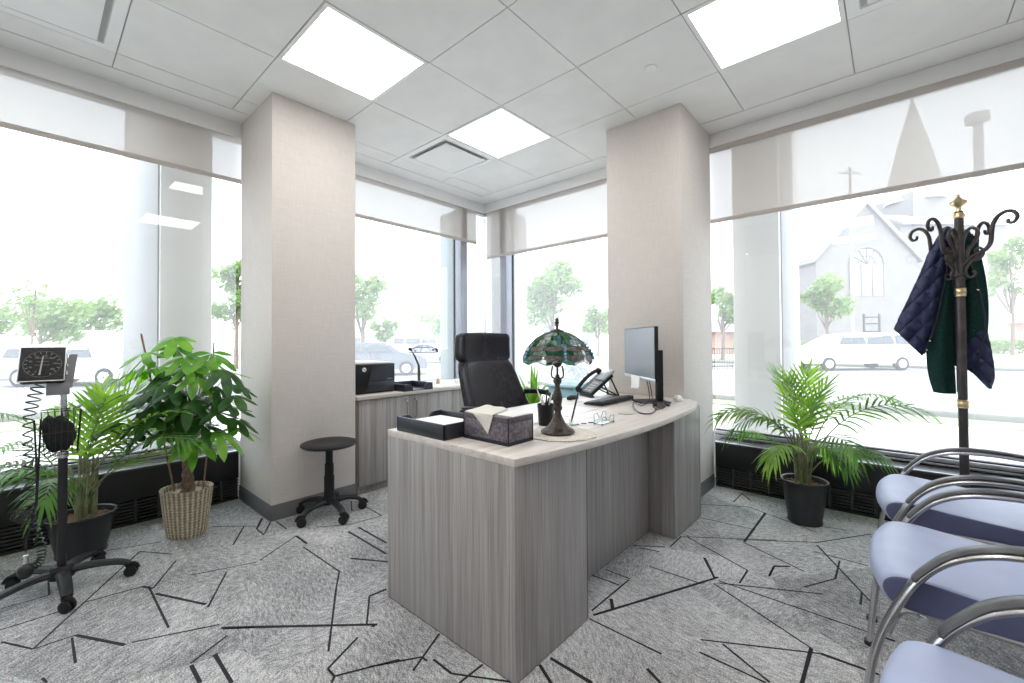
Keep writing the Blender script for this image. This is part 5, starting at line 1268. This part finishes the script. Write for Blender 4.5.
# ------------------------------------------------------------------ outside
GZ = -.30
M_conc = mat('pale_concrete', (.48, .47, .45), .9, var=.06, vscale=.8); M_road = mat('asphalt', (.20, .20, .205), .9, var=.08, vscale=.5)
M_stone = mat('pale_stone', (.20, .19, .185), .85, var=.07, vscale=1.5); M_clad = mat('white_cladding', (.86, .85, .83), .55, var=.02, vscale=2)
M_grass = mat('grass_green', (.19, .22, .12), .95, var=.3, vscale=3); M_brick = mat('brown_brick', (.34, .22, .18), .9, var=.15, vscale=8)
M_roofg = mat('slate_grey', (.26, .26, .27), .8, var=.1, vscale=4); M_fol = leafmat('tree_leaf', (.10, .17, .08), (.20, .28, .13))
M_trunk = mat('tree_bark', (.16, .12, .09), .9, var=.2, vscale=9); M_cglass = mat('car_glass', (.05, .06, .07), .12, spec=.7)
bm = nb(); fs = bm.faces.new([bm.verts.new(p) for p in ((-140, -120, GZ), (60, -120, GZ), (60, 150, GZ), (-140, 150, GZ))]); struct('ground', bm, M_conc)
bm = nb(); 
def strip(bm, pts, z): bm.faces.new([bm.verts.new((a, b, z)) for a, b in pts])
strip(bm, ((-60, 11.5), (50, 11.5), (50, 29), (-60, 29)), GZ+.006); strip(bm, ((-26, -60), (-9, -60), (-9, 11.5), (-26, 11.5)), GZ+.006)
struct('road', bm, M_road)
bm = nb(); box(bm, -8.8, 50, 11.3, 11.5, GZ, GZ+.13, .02); box(bm, -8.8, 50, 29, 29.2, GZ, GZ+.13, .02); box(bm, -9.2, -9, -60, 11.3, GZ, GZ+.13, .02); struct('kerb', bm, mat('kerb_stone', (.16, .16, .14), .9, var=.1, vscale=2))
bm = nb(); box(bm, -8.8, 50, 10.5, 11.3, GZ, GZ+.02); box(bm, -8.9, -7.6, -60, 10.4, GZ, GZ+.02); box(bm, -8, 50, 31.5, 35.5, GZ, GZ+.05)
tag(obj('verge_grass', bm, M_grass), 'strips of green grass along the roads outside', 'grass', kind='stuff')

# white outer piers of the building
def pier(label, x0, x1, y0, y1, rib):
    t = thing('outer_pier', label, 'pier', ((x0+x1)/2, (y0+y1)/2, GZ))
    bm = nb(); box(bm, x0, x1, y0, y1, GZ, 4.2, .01); obj('body', bm, M_clad, t)
    bm = nb(); box(bm, *rib, GZ, 4.2, .004); obj('side_panel', bm, mat('grey_side_panel', (.20, .20, .195), .6, var=.04, vscale=2), t, label='grey side panel')
pier('white outer pier of the building behind the palm and basket plant', -2.45, -.72, .918, 1.235, (-2.44, -.74, .906, .9175))
pier('white outer pier of the building behind the bright green palm', 2.185, 2.53, 4.30, 5.25, (2.5305, 2.54, 4.34, 4.9))
pier('white outer pier of the building outside the glazed corner', -1.45, -.80, 4.28, 4.95, (-.795, -.785, 4.4, 4.9))

# cars: side outline lofted across, glasshouse narrower
def car(name, label, loc, ang, L=4.6, H=1.45, W=1.8, col=(.5, .51, .53), kind='sedan'):
    t = thing(name, label, 'car' if kind != 'truck' else 'truck', loc); t.rotation_euler = (0, 0, ang)
    paint = mat('car_paint_%02d%02d%02d' % tuple(int(c*99) for c in col), col, .3, .2, coat=.5, var=.02, vscale=3)
    K = {'sedan': [(-.5, .35), (-.5, .58), (-.44, .66), (-.30, .69), (-.19, .97), (-.05, 1.0), (.12, .98), (.27, .70), (.42, .62), (.495, .5), (.5, .34)],
         'van': [(-.5, .35), (-.5, .62), (-.485, .75), (-.44, .96), (-.3, 1.0), (0, 1.0), (.14, .95), (.30, .68), (.44, .56), (.495, .45), (.5, .34)],
         'truck': [(-.5, .3), (-.5, 1.0), (.22, 1.0), (.22, .72), (.30, .72), (.38, .50), (.49, .46), (.5, .30)]}[kind]
    bot = [(.40, .17), (.36, .22), (-.30, .22), (-.36, .17), (-.44, .2)]
    pts = [(x*L, z*H) for x, z in K]+[(.5*L, .2*H)]+[(-.5*L, .2*H)]
    bm = nb(); rings = []
    for yy, k in ((-1, .9), (-.96, 1), (-.5, 1), (.5, 1), (.96, 1), (1, .9)):
        rings.append([bm.verts.new(V(x*(1 if k == 1 else .985), yy*W/2*(1-.16*max(0, (z/H-.62)/.38)), z*(1 if k == 1 else .99))) for x, z in pts])
    for a in range(5):
        for i in range(len(pts)):
            j = (i+1) % len(pts); f = bm.faces.new((rings[a][i], rings[a][j], rings[a+1][j], rings[a+1][i])); f.smooth = True
    bm.faces.new(rings[0]); bm.faces.new(rings[-1]); obj('body', bm, paint, t, local=True, sharp=30)
    bm = nb()
    for s in (-1, 1):
        for xa, xb in {'sedan': ((-.26, -.06), (-.04, .17)), 'van': ((-.43, -.27), (-.25, -.03), (-.01, .17)), 'truck': ((.25, .32),)}[kind]:
            y_ = s*W/2*.992; zt = .93*H if kind != 'truck' else .69*H; zb_ = (.70*H if kind != 'truck' else .54*H)
            prism(bm, [(xa*L, y_-s*.0, zb_), (xb*L+.05*L*(xb > .1), y_, zb_), (xb*L, y_-s*W*.075, zt), ((xa+.01)*L, y_-s*W*.075, zt)], (0, s*.012, 0))
    obj('side_windows', bm, M_cglass, t, local=True)
    for sx in (-.31, .31):
        for sy in (-1, 1):
            bm = nb(); lathe(bm, [(0, -.11), (.19, -.11), (.31, -.09), (.32, 0), (.31, .09), (.19, .11), (0, .11)], (0, 0, 0), 22); xf(bm, Matrix.Translation((sx*L, sy*(W/2-.09), .32)) @ Matrix.Rotation(PI/2, 4, 'X')); wl = obj('wheel', bm, M_blackpl, t, local=True)
            bm = nb(); lathe(bm, [(0, -.005), (.05, .0), (.19, .004), (.2, -.01), (0, -.02)], (0, 0, 0), 16); xf(bm, Matrix.Translation((sx*L, sy*(W/2+.022), .32)) @ Matrix.Rotation(-sy*PI/2, 4, 'X')); obj('hub_cap', bm, M_alu, wl, local=True)
    bm = nb(); box(bm, -.5*L-.01, -.5*L+.05, -W*.47, -W*.3, .52*H, .62*H, .01); box(bm, -.5*L-.01, -.5*L+.05, W*.3, W*.47, .52*H, .62*H, .01); obj('tail_lights', bm, mat('tail_red', (.4, .03, .03), .3), t, local=True)
    return t
SIL = (.50, .51, .54); WHT = (.72, .72, .72); DRK = (.10, .11, .13)
FA = math.atan2(FW.y, FW.x)
def carat(u, d, *a, turn=PI/2, **k): p = ground(u, d, GZ); return car(*a[:2], (p.x, p.y, GZ), FA+turn, **k)
carat(88, 15.2, 'parked_car', 'silver minivan parked outside behind the palm fronds', H=1.42, L=4.6, col=SIL, kind='van', turn=-PI/2)
carat(-6, 17.6, 'parked_car', 'dark grey car parked outside behind the dial stand', H=1.25, col=(.22, .23, .26), turn=-PI/2+.5)
carat(30, 24, 'parked_car', 'white car parked farther off behind the silver minivan', H=1.4, col=WHT, turn=-PI/2)
carat(91, 34, 'parked_truck', 'white box truck standing before the trees', H=2.5, L=5, W=2.2, col=WHT, kind='truck', turn=-PI/2)
carat(374, 19, 'parked_car', 'dark car parked outside just above the printer', H=1.45, col=DRK, turn=-PI/2+.2)
carat(425, 30, 'parked_car', 'white van parked outside above the small lamp', H=1.9, col=WHT, kind='van', turn=-PI/2)
carat(372, 40, 'parked_car', 'pale car parked far off beyond the dark car', H=1.5, col=SIL, turn=-PI/2)
carat(850, 20.5, 'passing_car', 'silver car on the road beyond the bright green palm', H=1.75, L=5.4, col=(.62, .63, .65), kind='van', turn=PI/2)

# trees
def tree(label, p, h, spread, n=900, trunk=.14, leaf=.22, flat=.8, seed=1, lean=0):
    rr = random.Random(seed); t = thing('leafy_tree', label, 'tree', (p.x, p.y, p.z))
    bm = nb(); tube(bm, smooth_path([p, p+V(.1, 0, h*.3), p+V(0, .1, h*.75)], 4), [trunk*(1-.07*i) for i in range(9)], 8)
    blobs = []
    for k in range(9):
        a = rr.uniform(0, 6.28); r = spread*rr.uniform(.15, .62); c = p+V(r*math.cos(a), r*math.sin(a), h*rr.uniform(.45, .82)); blobs.append((c, spread*rr.uniform(.28, .5)))
        tube(bm, smooth_path([p+V(0, 0, h*.3), p.lerp(c, .6)+V(0, 0, .1*h), c], 3), [trunk*.4, trunk*.3, trunk*.28, trunk*.22, trunk*.18, trunk*.1, trunk*.05], 5)
    obj('trunk', bm, M_trunk, t)
    bm = nb()
    for k in range(n):
        c, r = rr.choice(blobs); d = V(rr.gauss(0, 1), rr.gauss(0, 1), rr.gauss(0, 1)*flat).normalized()*r*rr.random()**.4; q = c+d
        a = V(rr.gauss(0, 1), rr.gauss(0, 1), rr.gauss(0, 1)).normalized(); b = a.orthogonal().normalized(); c2 = a.cross(b); s = leaf*rr.uniform(.6, 1.3)
        bm.faces.new([bm.verts.new(q+b*s*x+c2*s*y*.6) for x, y in ((-1, 0), (0, -.8), (1, 0), (0, .8))])
    obj('foliage', bm, M_fol, t, recalc=False); return t
def treeat(label, u, d, vtop, wpx, seed, n=900, leaf=None, trunk=.14):
    p = ground(u, d, GZ); h = (341.7-vtop)*d/FPX+1.43
    tree(label, p, h*1.02, wpx*d/FPX*.62, n, trunk, leaf or d*.0075, seed=seed)
treeat('broad green tree outside behind the dial stand', 40, 30, 292, 75, 1, 1500); treeat('green tree outside at the window edge, beyond the dark car', -14, 22.5, 285, 70, 2, 1200)
treeat('green tree spreading over the white truck', 95, 44, 295, 55, 3, 1300); treeat('thin tall sparse tree outside above the dial stand', 32, 23, 262, 34, 4, 160, leaf=.16, trunk=.07)
treeat('tall green tree outside between white pier and wallcovered pier', 236, 24, 244, 40, 5, 1300)
treeat('green tree outside touching the wallcovered pier, above the printer', 362, 22, 256, 46, 6, 1100); treeat('small round tree outside above the printer tray', 385, 45, 312, 26, 7, 500)
treeat('low green tree far outside above the small lamp', 425, 78, 312, 50, 8, 800); treeat('pale green tree far outside left of the grey mullion', 450, 55, 308, 40, 9, 700)
treeat('large pale green tree outside behind the stained-glass lamp', 552, 26, 254, 66, 10, 2600); treeat('low tree outside beside the pier, behind the telephone', 598, 40, 300, 30, 11, 600)
treeat('green tree outside between pier and white outer pier', 722, 30, 272, 34, 12, 900); treeat('green tree outside at the foot of the church', 826, 34, 266, 40, 13, 1300)
treeat('pale green tree outside past the coat stand', 1012, 36, 222, 46, 14, 700)
for k, (u, d, w_, lab) in enumerate(((770, 40, 70, 'clipped hedge outside behind the white outer pier'), (885, 42, 44, 'low hedge outside before the church wall'), (1005, 40, 70, 'low hedge outside beyond the coat stand'))):
    p = ground(u, d, GZ); bm = nb(); hh = 1.3; wd = w_*d/FPX/2; rr = random.Random(k)
    for q in range(700):
        c = p+_R*rr.uniform(-wd, wd)+FW*rr.uniform(-.6, .6)+V(0, 0, hh*rr.random()**.7); a = V(rr.gauss(0, 1), rr.gauss(0, 1), rr.gauss(0, 1)).normalized(); b = a.orthogonal().normalized(); c2 = a.cross(b); s = .2
        bm.faces.new([bm.verts.new(c+b*s*x+c2*s*y*.6) for x, y in ((-1, 0), (0, -.8), (1, 0), (0, .8))])
    tag(obj('hedge', bm, M_fol, recalc=False), lab, 'hedge')

# the church
def localm(u, d, turn=0):
    p = ground(u, d, GZ); a = FA-PI/2+turn; c, s = math.cos(a), math.sin(a)
    return Matrix(((c, -s, 0, p.x), (s, c, 0, p.y), (0, 0, 1, p.z), (0, 0, 0, 1)))
def madd(bm, fn, M_): t = bmesh.new(); fn(t); merge(bm, t, M_)
CD = 46; k_ = CD/FPX; CMx = localm(868, CD, -.0)
def lx(u, dy=0): return (u-511)*(CD+dy)/FPX-(868-511)*CD/FPX
def zd(v, dy): return 1.13-GZ+(341.7-v)*(CD+dy)/FPX
def zz(v): return 1.13-GZ+(341.7-v)*k_
cp = CMx.translation; chu = thing('church', 'pale stone church with pointed steeple and round-headed window across the road', 'church', (cp.x, cp.y, GZ))
bm = nb(); gw = 34*k_*1.5
madd(bm, lambda t: prism(t, [(-gw, 0, 0), (gw, 0, 0), (gw, 0, zz(262)), (0, 0, zz(206)), (-gw, 0, zz(262))], (0, 14, 0)), CMx)
madd(bm, lambda t: box(t, gw, gw+12, 2, 14, 0, zz(222)), CMx); obj('nave_wall', bm, M_stone, chu)
bm = nb()
for s in (-1, 1): madd(bm, lambda t: prism(t, [(s*(gw+.4), -.3, zz(262)-.25), (0, -.3, zz(206)+.05), (0, -.3, zz(206)+.55), (s*(gw+.4), -.3, zz(262)+.25)], (0, 14.6, 0)), CMx)
madd(bm, lambda t: prism(t, [(gw, 1.7, zz(222)), (gw+12.3, 1.7, zz(222)), (gw+12.3, 5, zz(206)), (gw, 5, zz(206))], (0, 0, .3)), CMx); obj('roof', bm, M_roofg, chu)
bm = nb(); sxp = lx(917, 6.6)
madd(bm, lambda t: box(t, sxp-2.6, sxp+2.6, 4, 9.2, 0, zd(200, 6.6)), CMx); obj('tower', bm, M_stone, chu)
bm = nb(); madd(bm, lambda t: lathe(t, [(3.2, zd(206, 6.6)), (2.55, zd(186, 6.6)), (1.35, zd(140, 6.6)), (.25, zd(106, 6.6)), (.08, zd(98, 6.6)), (0, zd(97, 6.6))], (sxp, 6.6, 0), 8, sm=False), CMx); obj('spire', bm, mat('spire_slate', (.36, .35, .33), .85, var=.06, vscale=1), chu)
bm = nb(); zc = zz(266); rw = 17*k_
madd(bm, lambda t: tube(t, [(rw*math.cos(a), -.05, zc+rw*math.sin(a)) for a in [PI*i/16 for i in range(17)]], .16, 6), CMx)
for q in range(1, 6): madd(bm, lambda t: tube(t, [(0, -.05, zc), (rw*math.cos(PI*q/6), -.05, zc+rw*math.sin(PI*q/6))], .08, 5), CMx)
madd(bm, lambda t: tube(t, [(rw*.5*math.cos(a), -.05, zc+rw*.5*math.sin(a)) for a in [PI*i/10 for i in range(11)]], .08, 5), CMx)
for x in (-rw, -rw*.33, rw*.33, rw): madd(bm, lambda t: box(t, x-.08, x+.08, -.1, .05, zc-3.4, zc), CMx)
w_ = obj('arched_window', bm, M_stone, chu)
bm = nb(); madd(bm, lambda t: prism(t, [(rw*math.cos(a), 0, zc+rw*math.sin(a)) for a in [PI*i/16 for i in range(17)]]+[(-rw, 0, zc-3.4), (rw, 0, zc-3.4)], (0, -.03, 0)), CMx); obj('window_glass', bm, mat('church_glass', (.34, .35, .37), .4), w_)
# neighbouring houses, sheds
def house(label, u, d, w, h, dep, wall, roofm, vw=3, turn=0):
    Mh = localm(u, d, turn); q = Mh.translation; t_ = thing('house', label, 'building', (q.x, q.y, GZ))
    bm = nb(); madd(bm, lambda t: box(t, -w/2, w/2, 0, dep, 0, h), Mh); obj('wall', bm, wall, t_)
    bm = nb(); madd(bm, lambda t: prism(t, [(-w/2-.4, -.5, h), (-w/2-.4, dep+.5, h), (-w/2-.4, dep/2, h+1.4)], (w+.8, 0, 0)), Mh); obj('roof', bm, roofm, t_)
    for i in range(vw):
        for zf in ([.35] if h < 4 else [.2, .62]):
            x = -w/2+w*(i+.5)/vw; bm = nb(); madd(bm, lambda t: (box(t, x-.6, x+.6, -.06, 0, h*zf, h*zf+1.2)), Mh); wi = obj('window', bm, M_white, t_)
            bm = nb(); madd(bm, lambda t: (box(t, x-.5, x+.5, -.08, -.06, h*zf+.1, h*zf+1.1)), Mh); obj('pane', bm, mat('house_pane', (.15, .17, .2), .2), wi)
house('low brown building outside behind the fence and bright palm', 722, 44, 10, 2.3, 6, M_brick, M_roofg, 2)
house('red brick building outside beyond the coat stand', 1014, 60, 13, 3.6, 7, M_brick, M_roofg, 4)
house('white low building outside beyond the parked cars above the printer', 395, 62, 22, 3.0, 8, M_clad, M_clad, 6)
house('white building far outside behind the stained-glass lamp', 585, 60, 16, 4.0, 8, M_clad, M_roofg, 3)
# fence, lamps, poles
fp = localm(722, 21); q = fp.translation; fe = thing('iron_fence', 'dark iron railing outside between the pier and the white outer pier', 'fence', (q.x, q.y, GZ))
bm = nb(); madd(bm, lambda t: [box(t, -2.2, 2.2, -.02, .02, z, z+.05) for z in (.15, 1.0)], fp); obj('rail', bm, M_black, fe)
bm = nb()
for i in range(37): madd(bm, lambda t: box(t, -2.2+i*.122-.01, -2.2+i*.122+.01, -.01, .01, 0, 1.0), fp)
obj('pickets', bm, M_black, fe)
def pole(name, label, cat, u, d, vtop, r, m, heads=None):
    p = ground(u, d, GZ); h = (341.7-vtop)*d/FPX+1.43; t_ = thing(name, label, cat, (p.x, p.y, GZ))
    bm = nb(); tube(bm, [p, p+V(0, 0, h)], [r*1.15, r], 10); obj('pole', bm, m, t_)
    if heads: bm = nb(); heads(bm, p+V(0, 0, h)); obj('head', bm, m, t_)
    return t_
M_lp = mat('grey_lamp_post', (.36, .36, .38), .6, .2)
def shoebox(bm, c):
    t = bmesh.new(); box(t, -.26, .26, -.2, .2, -.02, .36, .03); merge(bm, t, Matrix.Translation(c) @ Matrix.Rotation(FA-PI/2, 4, 'Z') @ Matrix.Rotation(-.14, 4, 'Y'))
pole('street_lamp', 'tall grey square-headed street lamp outside behind the coat stand', 'street lamp', 983, 15, 124, .13, M_lp, shoebox)
def cross(z): return lambda bm, c: (tube(bm, [c+_R*-1.0+V(0, 0, z), c+_R*1.0+V(0, 0, z)], .07, 6), [tube(bm, [c+_R*x+V(0, 0, z), c+_R*x+V(0, 0, z+.25)], .05, 6) for x in (-.9, -.4, .4, .9)])
pole('utility_pole', 'wooden utility pole with crossarm before the church', 'utility pole', 853, 40, 168, .11, mat('weathered_pole', (.30, .28, .26), .9, var=.1), cross(-.6))
pole('utility_pole', 'thin utility pole with crossarm outside above the printer tray', 'utility pole', 396, 50, 270, .14, MATS['weathered_pole'], cross(-.3))
sp_ = localm(872, 33); q = sp_.translation; sg = thing('sign_frame', 'dark two-post sign frame outside before the church', 'sign', (q.x, q.y, GZ))
bm = nb(); madd(bm, lambda t: [box(t, x-.05, x+.05, -.05, .05, 0, 3.4) for x in (-.6, .6)], sp_); obj('post', bm, M_black, sg)
bm = nb(); madd(bm, lambda t: [box(t, -.6, .6, -.03, .03, z, z+.10) for z in (2.0, 2.6, 3.1)], sp_); obj('bar', bm, M_black, sg)
